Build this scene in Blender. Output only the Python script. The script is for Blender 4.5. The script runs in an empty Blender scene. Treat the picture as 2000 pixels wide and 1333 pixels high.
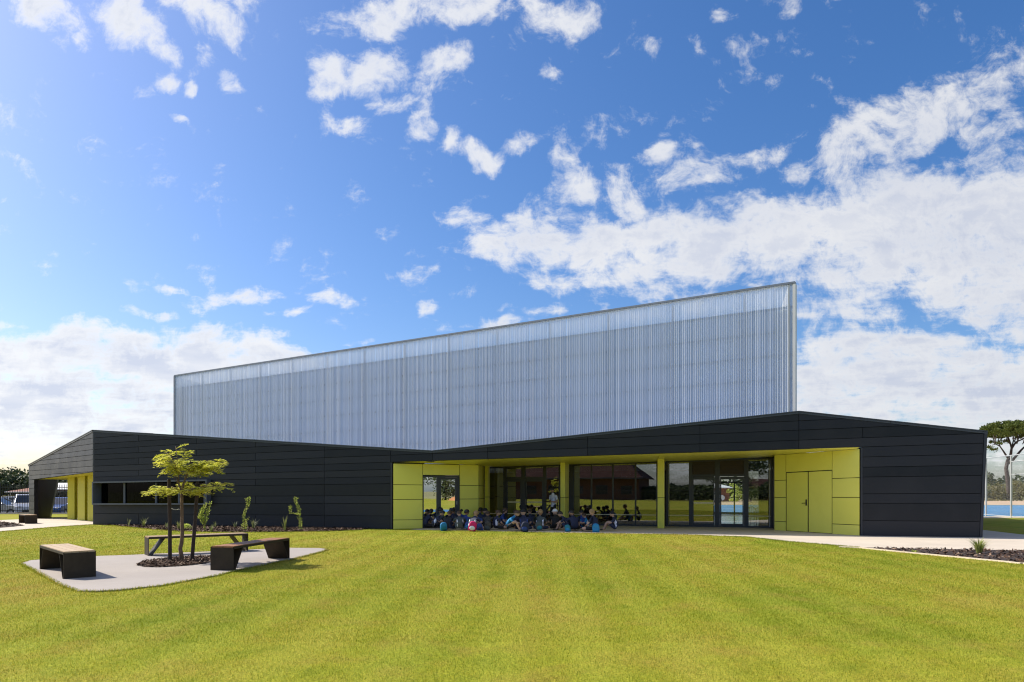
import bpy, bmesh, math, random
import numpy as np
from mathutils import Vector, Matrix, noise as mnoise
random.seed(7)
rng = np.random.default_rng(11)
R = math.radians
S = bpy.context.scene
COL = S.collection

# ---------------------------------------------------------------- camera
FPX = 1333.0      # focal length in pixels of the 2000 px wide photograph
HOR = 960.0       # horizon row
CH = 1.55         # eye height in metres
cam = bpy.data.cameras.new('camera'); camo = bpy.data.objects.new('camera', cam); COL.objects.link(camo)
camo.location = (0, 0, CH); camo.rotation_euler = (R(90), 0, 0)
cam.sensor_width = 36; cam.lens = 36*FPX/2000; cam.shift_y = (HOR-666.5)/2000
cam.clip_start = 0.1; cam.clip_end = 3000
S.camera = camo

# ---------------------------------------------------------------- light and sky
SUN_EL, SUN_TURN = 41.0, 21.0       # elevation; degrees the sun stands beyond due left
sun_dir = Vector((-math.cos(R(SUN_TURN))*math.cos(R(SUN_EL)), math.sin(R(SUN_TURN))*math.cos(R(SUN_EL)), math.sin(R(SUN_EL))))
sl = bpy.data.lights.new('sun', 'SUN'); so = bpy.data.objects.new('sun', sl); COL.objects.link(so)
sl.energy = 4.7; sl.angle = R(0.53); sl.color = (1.0, 0.93, 0.82)
so.rotation_euler = sun_dir.to_track_quat('Z', 'Y').to_euler()
S.view_settings.view_transform = 'Standard'; S.view_settings.look = 'None'
S.view_settings.exposure = 0.62; S.view_settings.gamma = 1.0

W = bpy.data.worlds.new('World'); S.world = W; W.use_nodes = True
def build_world():
    nt = W.node_tree; nt.nodes.clear(); N = nt.nodes.new; L = nt.links.new
    def math_(op, a, b=None, c=None, clamp=False):
        n = N('ShaderNodeMath'); n.operation = op; n.use_clamp = clamp
        for i, v in enumerate((a, b, c)):
            if v is None: continue
            if isinstance(v, (int, float)): n.inputs[i].default_value = v
            else: L(v, n.inputs[i])
        return n.outputs[0]
    out = N('ShaderNodeOutputWorld')
    sky = N('ShaderNodeTexSky'); sky.sky_type = 'NISHITA'; sky.sun_disc = False
    sky.sun_elevation = R(SUN_EL); sky.sun_rotation = R(-90+SUN_TURN)
    sky.air_density = 1.0; sky.dust_density = 1.3; sky.ozone_density = 3.0; sky.altitude = 0
    hs = N('ShaderNodeHueSaturation'); hs.inputs['Saturation'].default_value = 1.27; hs.inputs['Value'].default_value = 1.0
    L(sky.outputs[0], hs.inputs['Color'])
    gam = N('ShaderNodeGamma'); gam.inputs[1].default_value = 1.0; mt = N('ShaderNodeMix'); mt.data_type = 'RGBA'; mt.blend_type = 'MULTIPLY'; mt.inputs[0].default_value = 1.0
    mt.inputs[7].default_value = (.98, .985, 1.10, 1); L(hs.outputs[0], mt.inputs[6]); L(mt.outputs[2], gam.inputs[0])
    bg1 = N('ShaderNodeBackground'); bg1.inputs[1].default_value = 0.096; L(gam.outputs[0], bg1.inputs[0])
    tc = N('ShaderNodeTexCoord'); sep = N('ShaderNodeSeparateXYZ'); L(tc.outputs['Generated'], sep.inputs[0])
    X, Y, Z = sep.outputs
    # cloud deck: directions projected on a high flat layer
    zz = math_('MAXIMUM', Z, 0.0); dz = math_('ADD', zz, 0.13)
    px, py = math_('DIVIDE', X, dz), math_('DIVIDE', Y, dz)
    deck = N('ShaderNodeCombineXYZ'); L(px, deck.inputs[0]); L(py, deck.inputs[1])
    # forward map of where the cloud banks stand (tangent of the direction)
    yy = math_('MAXIMUM', Y, 0.05)
    u, v = math_('DIVIDE', X, yy), math_('DIVIDE', Z, yy)
    uv = N('ShaderNodeCombineXYZ'); L(u, uv.inputs[0]); L(v, uv.inputs[1])
    wn = N('ShaderNodeTexNoise'); wn.inputs['Scale'].default_value = 7.0; wn.inputs['Detail'].default_value = 4.0; L(uv.outputs[0], wn.inputs['Vector'])
    ws = N('ShaderNodeVectorMath'); ws.operation = 'SUBTRACT'; L(wn.outputs['Color'], ws.inputs[0]); ws.inputs[1].default_value = (.5, .5, .5)
    wsc = N('ShaderNodeVectorMath'); wsc.operation = 'SCALE'; wsc.inputs['Scale'].default_value = 0.10; L(ws.outputs[0], wsc.inputs[0])
    wa = N('ShaderNodeVectorMath'); wa.operation = 'ADD'; L(uv.outputs[0], wa.inputs[0]); L(wsc.outputs[0], wa.inputs[1])
    uvw = wa.outputs[0]
    blobs = [ # px, py, half width, half height, tilt (deg, anticlockwise up), weight
     (90,25,130,75,-35,1.0),(262,55,125,58,-38,1.1),(400,40,150,62,-30,1.0),(395,95,50,36,-60,.8),(470,10,120,40,0,.8),(155,75,26,20,0,.8),
     (740,15,170,60,10,1.05),(880,20,200,58,0,1.1),(1080,20,140,62,-10,.9),(1110,50,90,30,0,.5),
     (858,112,88,52,0,1.0),(640,145,85,72,-60,1.0),(730,130,95,48,25,.95),(690,225,70,34,0,.85),(780,195,80,30,0,.85),(835,222,62,52,-50,.95),(878,265,46,34,0,.8),
     (942,300,75,36,-25,.95),(308,156,34,26,0,.9),(367,170,34,26,0,.9),(450,150,60,34,-45,.85),(505,210,26,20,-30,.75),(340,226,60,14,-30,.7),(30,305,100,26,-30,.65),(20,370,60,20,0,.4),
     (480,572,175,34,6,1.0),(335,562,55,14,0,.85),(300,608,90,18,4,.8),(365,590,70,18,-15,.7),(640,580,80,30,-10,.8),(590,605,70,22,0,.8),(832,602,36,26,0,1.0),(720,575,30,14,0,.4),(810,530,70,26,0,.45),(420,630,60,14,0,.6),(20,620,60,16,0,.7),
     (60,690,260,72,0,1.5),(200,690,220,66,0,1.4),(370,700,230,80,0,1.6),(520,710,210,50,-14,1.5),(60,780,320,120,0,1.5),(250,800,320,120,0,1.4),(60,880,330,60,0,.75),(690,680,70,14,0,.7),
     (1025,292,66,32,0,.9),(1100,310,56,48,0,1.05),(1150,285,54,40,0,.7),(1125,355,70,50,0,.9),(1222,372,80,74,-50,1.1),(1290,295,70,34,0,.75),(1064,145,50,26,0,.6),(1275,95,30,40,0,.5),(1412,22,50,32,0,.75),(1545,25,34,30,0,.6),(1530,135,110,40,28,.5),(1640,120,90,50,0,.3),(1420,150,50,40,0,.4),(1220,262,46,26,0,.45),(1600,165,120,50,0,.32),(1820,90,80,50,0,.3),
     (1350,345,125,74,10,.95),(1480,290,140,52,18,.8),(1560,330,90,50,0,.7),
     (930,430,120,58,-15,.95),(1010,440,160,66,0,1.0),(960,500,110,50,-30,.95),(1140,470,270,84,0,1.35),(1120,540,190,50,0,.9),(1300,475,270,88,0,1.4),(1520,455,310,110,8,1.45),(1750,440,330,130,10,1.5),(1950,440,270,160,0,1.5),(1700,530,360,80,0,1.25),(1930,540,230,110,0,1.4),(1250,560,160,40,0,.8),
     (1740,262,240,74,22,1.25),(1880,190,200,72,18,1.15),(1990,150,110,60,0,.9),(1640,300,140,40,25,.8),(1920,270,160,70,0,.6),
     (1660,610,260,62,0,.85),(1950,640,200,60,0,.7),(1760,690,340,80,0,1.35),(1700,775,340,100,0,1.5),(1950,770,280,120,0,1.5),(1800,860,420,80,0,1.2),
     (950,632,160,24,4,.75),(1090,610,140,26,0,.55),(900,580,60,18,0,.5),(990,600,40,14,0,.55),(1200,600,200,34,0,.45)]
    acc = None
    for (bx, by, hw, hh, tl, wt) in blobs:
        m = N('ShaderNodeMapping'); m.vector_type = 'TEXTURE'
        m.inputs['Location'].default_value = ((bx-1000)/FPX, (HOR-by)/FPX, 0)
        m.inputs['Rotation'].default_value = (0, 0, R(tl)); m.inputs['Scale'].default_value = (hw*(1.02 if wt < 1.2 else 1.15)/FPX, hh*(1.0 if wt < 1.2 else 1.15)/FPX, 1)
        L(uvw, m.inputs['Vector'])
        g = N('ShaderNodeTexGradient'); g.gradient_type = 'SPHERICAL'; L(m.outputs[0], g.inputs[0])
        t = math_('MULTIPLY', g.outputs['Fac'], wt*1.35)
        t = math_('MINIMUM', t, min(wt, .92) if wt < 1.2 else .95+(wt-1.2)*1.6)
        acc = t if acc is None else math_('SMOOTH_MAX', acc, t, 0.12)
    fm = N('ShaderNodeMapRange'); fm.interpolation_type = 'SMOOTHSTEP'; L(Y, fm.inputs[0]); fm.inputs[1].default_value = 0.1; fm.inputs[2].default_value = 0.42
    gn = N('ShaderNodeTexNoise'); gn.inputs['Scale'].default_value = .55; gn.inputs['Detail'].default_value = 2; L(deck.outputs[0], gn.inputs['Vector'])
    gc = N('ShaderNodeMapRange'); L(gn.outputs['Fac'], gc.inputs[0]); gc.inputs[1].default_value = .42; gc.inputs[2].default_value = .62; gc.inputs[3].default_value = 0.05; gc.inputs[4].default_value = .95
    mixc = N('ShaderNodeMix'); mixc.data_type = 'FLOAT'; L(fm.outputs[0], mixc.inputs['Factor']); L(gc.outputs[0], mixc.inputs['A']); L(acc, mixc.inputs['B'])
    cover = mixc.outputs[0]
    n1 = N('ShaderNodeTexNoise'); n1.inputs['Scale'].default_value = 4.2; n1.inputs['Detail'].default_value = 9; n1.inputs['Roughness'].default_value = .62; n1.inputs['Distortion'].default_value = .08
    dm = N('ShaderNodeMapping'); dm.inputs['Rotation'].default_value = (0, 0, R(35)); dm.inputs['Scale'].default_value = (1.0, 1.5, 1); L(deck.outputs[0], dm.inputs[0]); L(dm.outputs[0], n1.inputs['Vector'])
    n3 = N('ShaderNodeTexNoise'); n3.inputs['Scale'].default_value = 19; n3.inputs['Detail'].default_value = 10; n3.inputs['Roughness'].default_value = .68; L(uvw, n3.inputs['Vector'])
    nn = math_('MULTIPLY_ADD', n1.outputs['Fac'], 0.72, math_('MULTIPLY', n3.outputs['Fac'], 1.05))     # about .85 on average
    d = math_('ADD', math_('MULTIPLY_ADD', cover, 1.22, -.26), math_('MULTIPLY', math_('SUBTRACT', nn, .85), 3.3))
    dens = N('ShaderNodeMapRange'); dens.interpolation_type = 'SMOOTHSTEP'; L(d, dens.inputs[0]); dens.inputs[1].default_value = .24; dens.inputs[2].default_value = 1.45
    thick = N('ShaderNodeMapRange'); L(d, thick.inputs[0]); thick.inputs[1].default_value = .6; thick.inputs[2].default_value = 1.9
    # nothing below the horizon
    hz = N('ShaderNodeMapRange'); L(Z, hz.inputs[0]); hz.inputs[1].default_value = 0.0; hz.inputs[2].default_value = .03
    cov2 = math_('MULTIPLY', dens.outputs[0], hz.outputs[0]); cov2 = math_('MULTIPLY', cov2, .96)
    # self shading of the cloud: a second, offset lookup of the deck noise
    n2 = N('ShaderNodeTexNoise'); n2.inputs['Scale'].default_value = 3.0; n2.inputs['Detail'].default_value = 5
    mp = N('ShaderNodeMapping'); mp.inputs['Location'].default_value = (.16, -.05, 0); L(deck.outputs[0], mp.inputs[0]); L(mp.outputs[0], n2.inputs['Vector'])
    shd = math_('MULTIPLY', thick.outputs[0], n2.outputs['Fac'])
    cr = N('ShaderNodeValToRGB'); cr.color_ramp.elements[0].position = .06; cr.color_ramp.elements[0].color = (.97, .97, .97, 1)
    cr.color_ramp.elements[1].position = .62; cr.color_ramp.elements[1].color = (.64, .69, .82, 1); L(shd, cr.inputs[0])
    # clouds on the sun's side are brighter
    bg2 = N('ShaderNodeBackground'); L(cr.outputs[0], bg2.inputs[0])
    sd = math_('MULTIPLY_ADD', X, -.08, .64); L(sd, bg2.inputs[1])
    ms = N('ShaderNodeMixShader'); L(cov2, ms.inputs[0]); L(bg1.outputs[0], ms.inputs[1]); L(bg2.outputs[0], ms.inputs[2])
    L(ms.outputs[0], out.inputs[0])
build_world()
S.cycles.filter_width = 1.15
S.cycles.max_bounces = 8; S.cycles.transparent_max_bounces = 12
S.cycles.sample_clamp_indirect = 6.0

# ---------------------------------------------------------------- helpers
def gnd(px, py, z=0.0):
    Yd = FPX*(CH-z)/(py-HOR); return Vector(((px-1000)/FPX*Yd, Yd, z))
class Plane:
    """vertical wall plane over the ground line a-b; off > 0 moves a point out of the wall (towards the viewer)"""
    def __init__(s, a, b):
        s.a = Vector((a[0], a[1])); s.b = Vector((b[0], b[1])); s.d = (s.b-s.a).normalized()
        n = Vector((s.d.y, -s.d.x)); s.n = n if n.dot(-s.a) > 0 else -n
    def xy(s, px):
        k = (px-1000)/FPX; d = s.b-s.a; t = (k*s.a.y-s.a.x)/(d.x-k*d.y); return s.a+d*t
    def p(s, px, py, off=0.0):
        q = s.xy(px); z = CH+(HOR-py)/FPX*q.y; q = q+s.n*off; return Vector((q.x, q.y, z))
    def sz(s, px, py):                     # distance along the wall and height
        q = s.xy(px); return ((q-s.a).dot(s.d), CH+(HOR-py)/FPX*q.y)
    def w(s, sz, off=0.0):                 # back from wall coordinates to the world
        q = s.a+s.d*sz[0]+s.n*off; return Vector((q.x, q.y, sz[1]))
def link(o, parent=None):
    COL.objects.link(o)
    if parent is not None: o.parent = parent
    return o
def mesh(name, verts, faces, mat=None, parent=None, smooth=False):
    me = bpy.data.meshes.new(name); me.from_pydata([tuple(v) for v in verts], [], faces)
    if mat:
        for m in (mat if isinstance(mat, (list, tuple)) else [mat]): me.materials.append(m)
    if smooth: me.shade_smooth()
    me.update(); return link(bpy.data.objects.new(name, me), parent)
def tag(o, label=None, cat=None, group=None, kind=None):
    if label: o['label'] = label
    if cat: o['category'] = cat
    if group: o['group'] = group
    if kind: o['kind'] = kind
    return o
def empty(name, loc=(0, 0, 0), rz=0.0, label=None, cat=None, group=None):
    o = bpy.data.objects.new(name, None); COL.objects.link(o); o.location = loc; o.rotation_euler = (0, 0, rz)
    o.empty_display_size = .2; return tag(o, label, cat, group)
class MB:
    def __init__(s): s.v = []; s.f = []; s.m = []
    def add(s, vs, fs, mi=0):
        k = len(s.v); s.v += [Vector(v) for v in vs]; s.f += [tuple(i+k for i in f) for f in fs]; s.m += [mi]*len(fs); return s
    def hexa(s, p, mi=0):                  # p: 4 bottom then 4 top corners
        return s.add(p, [(0, 3, 2, 1), (4, 5, 6, 7), (0, 1, 5, 4), (1, 2, 6, 5), (2, 3, 7, 6), (3, 0, 4, 7)], mi)
    def box(s, x0, x1, y0, y1, z0, z1, mi=0):
        return s.hexa([(x0, y0, z0), (x1, y0, z0), (x1, y1, z0), (x0, y1, z0), (x0, y0, z1), (x1, y0, z1), (x1, y1, z1), (x0, y1, z1)], mi)
    def tube(s, pts, rad, seg=8, mi=0, cap=True):
        pts = [Vector(p) for p in pts]; n = len(pts)
        if isinstance(rad, (int, float)): rad = [rad]*n
        rings = []; prev = None
        for i, p in enumerate(pts):
            t = (pts[min(i+1, n-1)]-pts[max(i-1, 0)]).normalized()
            up = prev if prev is not None else (Vector((0, 0, 1)) if abs(t.z) < .9 else Vector((1, 0, 0)))
            a = t.cross(up).normalized(); b = a.cross(t).normalized(); prev = b
            rings.append([p+(a*math.cos(2*math.pi*k/seg)+b*math.sin(2*math.pi*k/seg))*rad[i] for k in range(seg)])
        vs = [q for r in rings for q in r]; fs = []
        for i in range(n-1):
            for k in range(seg):
                fs.append((i*seg+k, i*seg+(k+1) % seg, (i+1)*seg+(k+1) % seg, (i+1)*seg+k))
        if cap: fs += [tuple(range(seg-1, -1, -1)), tuple(range((n-1)*seg, n*seg))]
        return s.add(vs, fs, mi)
    def prism(s, poly, a, b, mi=0):        # polygon points moved by vectors a and b
        n = len(poly); P = [Vector(p) for p in poly]; a, b = Vector(a), Vector(b)
        return s.add([p+a for p in P]+[p+b for p in P], [tuple(range(n-1, -1, -1)), tuple(range(n, 2*n))]+[(i, (i+1) % n, n+(i+1) % n, n+i) for i in range(n)], mi)
    def ell(s, c, r, rot=None, seg=12, rings=8, mi=0):
        c = Vector(c); vs = []; fs = []
        for i in range(rings+1):
            th = math.pi*i/rings
            for k in range(seg):
                ph = 2*math.pi*k/seg; q = Vector((r[0]*math.sin(th)*math.cos(ph), r[1]*math.sin(th)*math.sin(ph), r[2]*math.cos(th)))
                if rot: q = rot @ q
                vs.append(c+q)
        for i in range(rings):
            for k in range(seg): fs.append((i*seg+k, (i+1)*seg+k, (i+1)*seg+(k+1) % seg, i*seg+(k+1) % seg))
        return s.add(vs, fs, mi)
    def build(s, name, mat, parent=None, smooth=False):
        o = mesh(name, s.v, s.f, mat, parent, smooth)
        if any(s.m): o.data.polygons.foreach_set('material_index', s.m)
        return o
def clip(poly, a, b, keep):                # 2-D convex clip by the line a-b; keep = +1 left side
    out = []; n = len(poly)
    def sd(p): return keep*((b[0]-a[0])*(p[1]-a[1])-(b[1]-a[1])*(p[0]-a[0]))
    for i in range(n):
        p, q = poly[i], poly[(i+1) % n]; sp, sq = sd(p), sd(q)
        if sp >= 0: out.append(p)
        if sp*sq < 0: t = sp/(sp-sq); out.append((p[0]+(q[0]-p[0])*t, p[1]+(q[1]-p[1])*t))
    return out
def inside(poly, x, y):
    c = False; j = len(poly)-1
    for i in range(len(poly)):
        if (poly[i][1] > y) != (poly[j][1] > y) and x < (poly[j][0]-poly[i][0])*(y-poly[i][1])/(poly[j][1]-poly[i][1])+poly[i][0]: c = not c
        j = i
    return c
def dup(root, loc=None, rz=None):
    r = root.copy(); COL.objects.link(r)
    if loc is not None: r.location = loc
    if rz is not None: r.rotation_euler = (0, 0, rz)
    for ch in list(root.children):
        c = ch.copy(); COL.objects.link(c); c.parent = r
        for g in ch.children:
            d = g.copy(); COL.objects.link(d); d.parent = c
    return r

# ---------------------------------------------------------------- materials
class Mat:
    def __init__(s, name):
        s.m = bpy.data.materials.new(name); s.m.use_nodes = True; s.nt = s.m.node_tree
        s.b = s.nt.nodes['Principled BSDF']; s.out = s.nt.nodes['Material Output']; s._tc = None
    def N(s, t, **k):
        n = s.nt.nodes.new(t)
        for a, b in k.items(): setattr(n, a, b)
        return n
    def L(s, a, b): s.nt.links.new(a, b)
    def coord(s, which='Object', scale=(1, 1, 1)):
        if s._tc is None: s._tc = s.N('ShaderNodeTexCoord')
        m = s.N('ShaderNodeMapping'); m.inputs['Scale'].default_value = scale; s.L(s._tc.outputs[which], m.inputs[0]); return m.outputs[0]
    def noise(s, scale, detail=4, rough=.55, co=None, col=False):
        n = s.N('ShaderNodeTexNoise'); n.inputs['Scale'].default_value = scale; n.inputs['Detail'].default_value = detail; n.inputs['Roughness'].default_value = rough
        if co is not None: s.L(co, n.inputs['Vector'])
        return n.outputs['Color' if col else 'Fac']
    def ramp(s, fac, stops):
        r = s.N('ShaderNodeValToRGB'); e = r.color_ramp.elements
        while len(e) < len(stops): e.new(.5)
        for i, (p, c) in enumerate(stops): e[i].position = p; e[i].color = (*c, 1)
        s.L(fac, r.inputs[0]); return r.outputs[0]
    def mix(s, a, b, fac, mode='MIX'):
        n = s.N('ShaderNodeMix', data_type='RGBA', blend_type=mode)
        for v, k in ((fac, 'Factor'), (a, 'A'), (b, 'B')):
            i = [x for x in n.inputs if x.name == k and (x.type == 'RGBA' if k != 'Factor' else x.type == 'VALUE')][0]
            if isinstance(v, (int, float)): i.default_value = v
            elif isinstance(v, tuple): i.default_value = (*v, 1)
            else: s.L(v, i)
        return [o for o in n.outputs if o.type == 'RGBA'][0]
    def color(s, c):
        if isinstance(c, tuple): s.b.inputs['Base Color'].default_value = (*c, 1)
        else: s.L(c, s.b.inputs['Base Color'])
        return s
    def bump(s, h, strength=.3, dist=.01):
        b = s.N('ShaderNodeBump'); b.inputs['Strength'].default_value = strength; b.inputs['Distance'].default_value = dist
        s.L(h, b.inputs['Height']); s.L(b.outputs[0], s.b.inputs['Normal']); return s
    def set(s, rough=None, metal=None, spec=None, **k):
        if rough is not None: s.b.inputs['Roughness'].default_value = rough
        if metal is not None: s.b.inputs['Metallic'].default_value = metal
        if spec is not None: s.b.inputs['Specular IOR Level'].default_value = spec
        for a, v in k.items(): s.b.inputs[a].default_value = v
        return s
def plain(name, c, rough=.6, var=.12, scale=6, metal=0.0, spec=.5, bump=0.0, bscale=60):
    m = Mat(name); n = m.noise(scale, 5, .6, m.coord())
    lo = tuple(x*(1-var) for x in c); hi = tuple(min(1, x*(1+var)) for x in c)
    m.color(m.ramp(n, [(.3, lo), (.7, hi)])); m.set(rough=rough, metal=metal, spec=spec)
    if bump: m.bump(m.noise(bscale, 4, .6, m.coord()), bump, .01)
    return m.m
def leafmat(name, c1, c2, c3=None, trans=.35, rough=.55, scale=3.0):
    m = Mat(name); n = m.noise(scale, 3, .6, m.coord()); oi = m.N('ShaderNodeAttribute', attribute_name='rnd')
    a = m.ramp(n, [(.35, c1), (.65, c2)]); col = m.mix(a, c3 or tuple(x*1.5 for x in c2), oi.outputs['Fac'])
    m.color(col); m.set(rough=rough, spec=.35)
    tr = m.N('ShaderNodeBsdfTranslucent'); m.L(col, tr.inputs[0]); ms = m.N('ShaderNodeMixShader'); ms.inputs[0].default_value = trans
    m.L(m.b.outputs[0], ms.inputs[1]); m.L(tr.outputs[0], ms.inputs[2]); m.L(ms.outputs[0], m.out.inputs[0]); return m.m

def m_cladding():
    m = Mat('dark cladding'); co = m.coord('Object', (1, 1, 1)); oi = m.N('ShaderNodeObjectInfo')
    a = m.ramp(oi.outputs['Random'], [(0, (.009, .010, .012)), (.5, (.016, .0165, .020)), (1, (.025, .025, .029))])
    n = m.noise(.9, 4, .6, co); c = m.mix(a, (.034, .035, .040), m.ramp(n, [(.45, (0, 0, 0)), (.9, (.5, .5, .5))]))
    m.color(c); m.set(rough=.46, metal=.0, spec=.34); mr_ = m.N('ShaderNodeMapRange'); m.L(n, mr_.inputs[0]); mr_.inputs[1].default_value = .35; mr_.inputs[2].default_value = .7; mr_.inputs[3].default_value = .41; mr_.inputs[4].default_value = .53; m.L(mr_.outputs[0], m.b.inputs['Roughness']); m.bump(m.noise(2.2, 2, .5, co), .12, .02); return m.m
M = {}
M['clad'] = m_cladding()
M['coping'] = plain('coping metal', (.045, .05, .06), .35, .1, 2, 0, .6)
M['black'] = plain('black metal', (.012, .012, .014), .45, .2, 10)
M['frame'] = plain('charcoal frame', (.030, .032, .040), .42, .12, 5)
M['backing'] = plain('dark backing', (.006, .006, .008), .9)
def m_yellow():
    m = Mat('lime panel'); co = m.coord(); oi = m.N('ShaderNodeObjectInfo')
    a = m.ramp(oi.outputs['Random'], [(0, (.76, .715, .10)), (1, (.80, .75, .13))]); n = m.noise(1.2, 5, .6, co)
    m.color(m.mix(a, (.68, .63, .09), m.ramp(n, [(.5, (0, 0, 0)), (.85, (.5, .5, .5))]))); m.set(rough=.38, spec=.45); m.bump(m.noise(2.5, 2, .5, co), .06, .02); return m.m
M['yellow'] = m_yellow()
def m_glass(name, refl, tint, ior=1.5):
    m = Mat(name); m.nt.nodes.remove(m.b)
    tr = m.N('ShaderNodeBsdfTransparent'); tr.inputs[0].default_value = (*tint, 1); gl = m.N('ShaderNodeBsdfGlossy'); gl.inputs['Roughness'].default_value = .0
    gl.inputs['Color'].default_value = (.95, .97, 1, 1)
    fr = m.N('ShaderNodeFresnel'); fr.inputs['IOR'].default_value = ior
    ad = m.N('ShaderNodeMath', operation='ADD', use_clamp=True); m.L(fr.outputs[0], ad.inputs[0]); ad.inputs[1].default_value = refl
    bm = m.N('ShaderNodeBump'); bm.inputs['Strength'].default_value = .05; bm.inputs['Distance'].default_value = .02
    m.L(m.noise(.8, 1, .5, m.coord()), bm.inputs['Height']); m.L(bm.outputs[0], gl.inputs['Normal'])
    ms = m.N('ShaderNodeMixShader'); m.L(ad.outputs[0], ms.inputs[0]); m.L(tr.outputs[0], ms.inputs[1]); m.L(gl.outputs[0], ms.inputs[2]); m.L(ms.outputs[0], m.out.inputs[0]); return m.m
M['glass'] = m_glass('glazing', .15, (.55, .57, .55)); M['mirror'] = m_glass('coated glazing', .62, (.5, .5, .5)); M['clear'] = m_glass('clear pane', .02, (.93, .95, .95))
def m_poly():
    m = Mat('ribbed polycarbonate'); m.set(rough=.28, spec=.6)
    geo = m.N('ShaderNodeNewGeometry'); at = m.N('ShaderNodeAttribute', attribute_name='rnd')
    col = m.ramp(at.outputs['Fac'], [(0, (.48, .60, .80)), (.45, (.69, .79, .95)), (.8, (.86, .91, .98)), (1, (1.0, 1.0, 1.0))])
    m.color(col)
    tl = m.N('ShaderNodeBsdfTranslucent'); tl.inputs[0].default_value = (.92, .94, .96, 1)
    tp = m.N('ShaderNodeBsdfTransparent'); tp.inputs[0].default_value = (.97, .98, 1, 1)
    a = m.N('ShaderNodeMixShader'); a.inputs[0].default_value = .27; m.L(m.b.outputs[0], a.inputs[1]); m.L(tl.outputs[0], a.inputs[2])
    b = m.N('ShaderNodeMixShader'); b.inputs[0].default_value = .17; m.L(a.outputs[0], b.inputs[1]); m.L(tp.outputs[0], b.inputs[2]); m.L(b.outputs[0], m.out.inputs[0]); return m.m
M['poly'] = m_poly()
M['sarking'] = plain('blue grey lining', (.50, .59, .76), .8, .1, .5)
M['parapet_lining'] = plain('pale lining', (.90, .90, .87), .7, .08, .5)
M['girt'] = plain('steel girt', (.07, .085, .12), .6)
def m_conc(name, c, speck=.25):
    m = Mat(name); co = m.coord(); a = m.noise(.6, 5, .6, co); b = m.noise(90, 3, .7, co); d = m.noise(5, 5, .6, co)
    col = m.ramp(a, [(.3, tuple(x*.9 for x in c)), (.7, tuple(x*1.06 for x in c))])
    col = m.mix(col, tuple(x*.62 for x in c), m.ramp(b, [(.52, (0, 0, 0)), (.7, (speck*2,)*3)])); col = m.mix(col, tuple(x*.8 for x in c), m.ramp(d, [(.55, (0, 0, 0)), (.8, (.5, .5, .5))]))
    m.color(col); m.set(rough=.85, spec=.25); m.bump(b, .25, .004); return m.m
M['path'] = m_conc('pale concrete', (.55, .48, .39), .15); M['pad'] = m_conc('exposed aggregate', (.36, .32, .285), .45); M['kerb'] = m_conc('kerb concrete', (.62, .52, .38), .1)
M['asphalt'] = m_conc('asphalt', (.06, .06, .06), .3)
def m_lawn():
    m = Mat('lawn turf'); g = m.N('ShaderNodeNewGeometry'); pos = g.outputs['Position']
    def nz(sc, det=5, ro=.6, st=(1, 1, 1), rot=0):
        mp = m.N('ShaderNodeMapping'); mp.inputs['Scale'].default_value = st; mp.inputs['Rotation'].default_value = (0, 0, R(rot)); m.L(pos, mp.inputs[0]); return m.noise(sc, det, ro, mp.outputs[0])
    big = nz(.28, 4, .6, (1, .6, 1)); mid = nz(1.4, 5, .65); fine = nz(38, 4, .75)
    fine2 = nz(9, 6, .75, (1, .5, 1)); sp_ = m.N('ShaderNodeTexWave'); sp_.inputs['Scale'].default_value = .34; sp_.inputs['Distortion'].default_value = 2.6; sp_.inputs['Detail'].default_value = 2; sp_.inputs['Detail Scale'].default_value = .7
    mpw = m.N('ShaderNodeMapping'); mpw.inputs['Rotation'].default_value = (0, 0, R(7)); mpw.inputs['Scale'].default_value = (1, .35, 1); m.L(pos, mpw.inputs[0]); m.L(mpw.outputs[0], sp_.inputs['Vector']); stripes = sp_.outputs['Fac']
    col = m.ramp(big, [(.36, (.205, .248, .018)), (.5, (.275, .288, .025)), (.66, (.33, .288, .048))])
    col = m.mix(col, (.30, .205, .045), m.ramp(mid, [(.48, (0, 0, 0)), (.8, (.7, .7, .7))]))
    col = m.mix(col, (.13, .19, .010), m.ramp(mid, [(.25, (.6, .6, .6)), (.46, (0, 0, 0))]))
    col = m.mix(col, (.36, .38, .05), m.ramp(stripes, [(.2, (0, 0, 0)), (.85, (.26, .26, .26))]))
    col = m.mix(col, m.ramp(fine, [(.3, (.35, .35, .3)), (.5, (.9, .9, .85)), (.72, (1.6, 1.5, 1.5))]), .75, 'MULTIPLY')
    col = m.mix(col, m.ramp(fine2, [(.3, (.7, .72, .7)), (.7, (1.25, 1.2, 1.2))]), .7, 'MULTIPLY')
    m.color(col); m.set(rough=.95, spec=.08); m.bump(fine, .5, .02); return m.m, None
M['lawn'] = m_lawn()[0]
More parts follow.
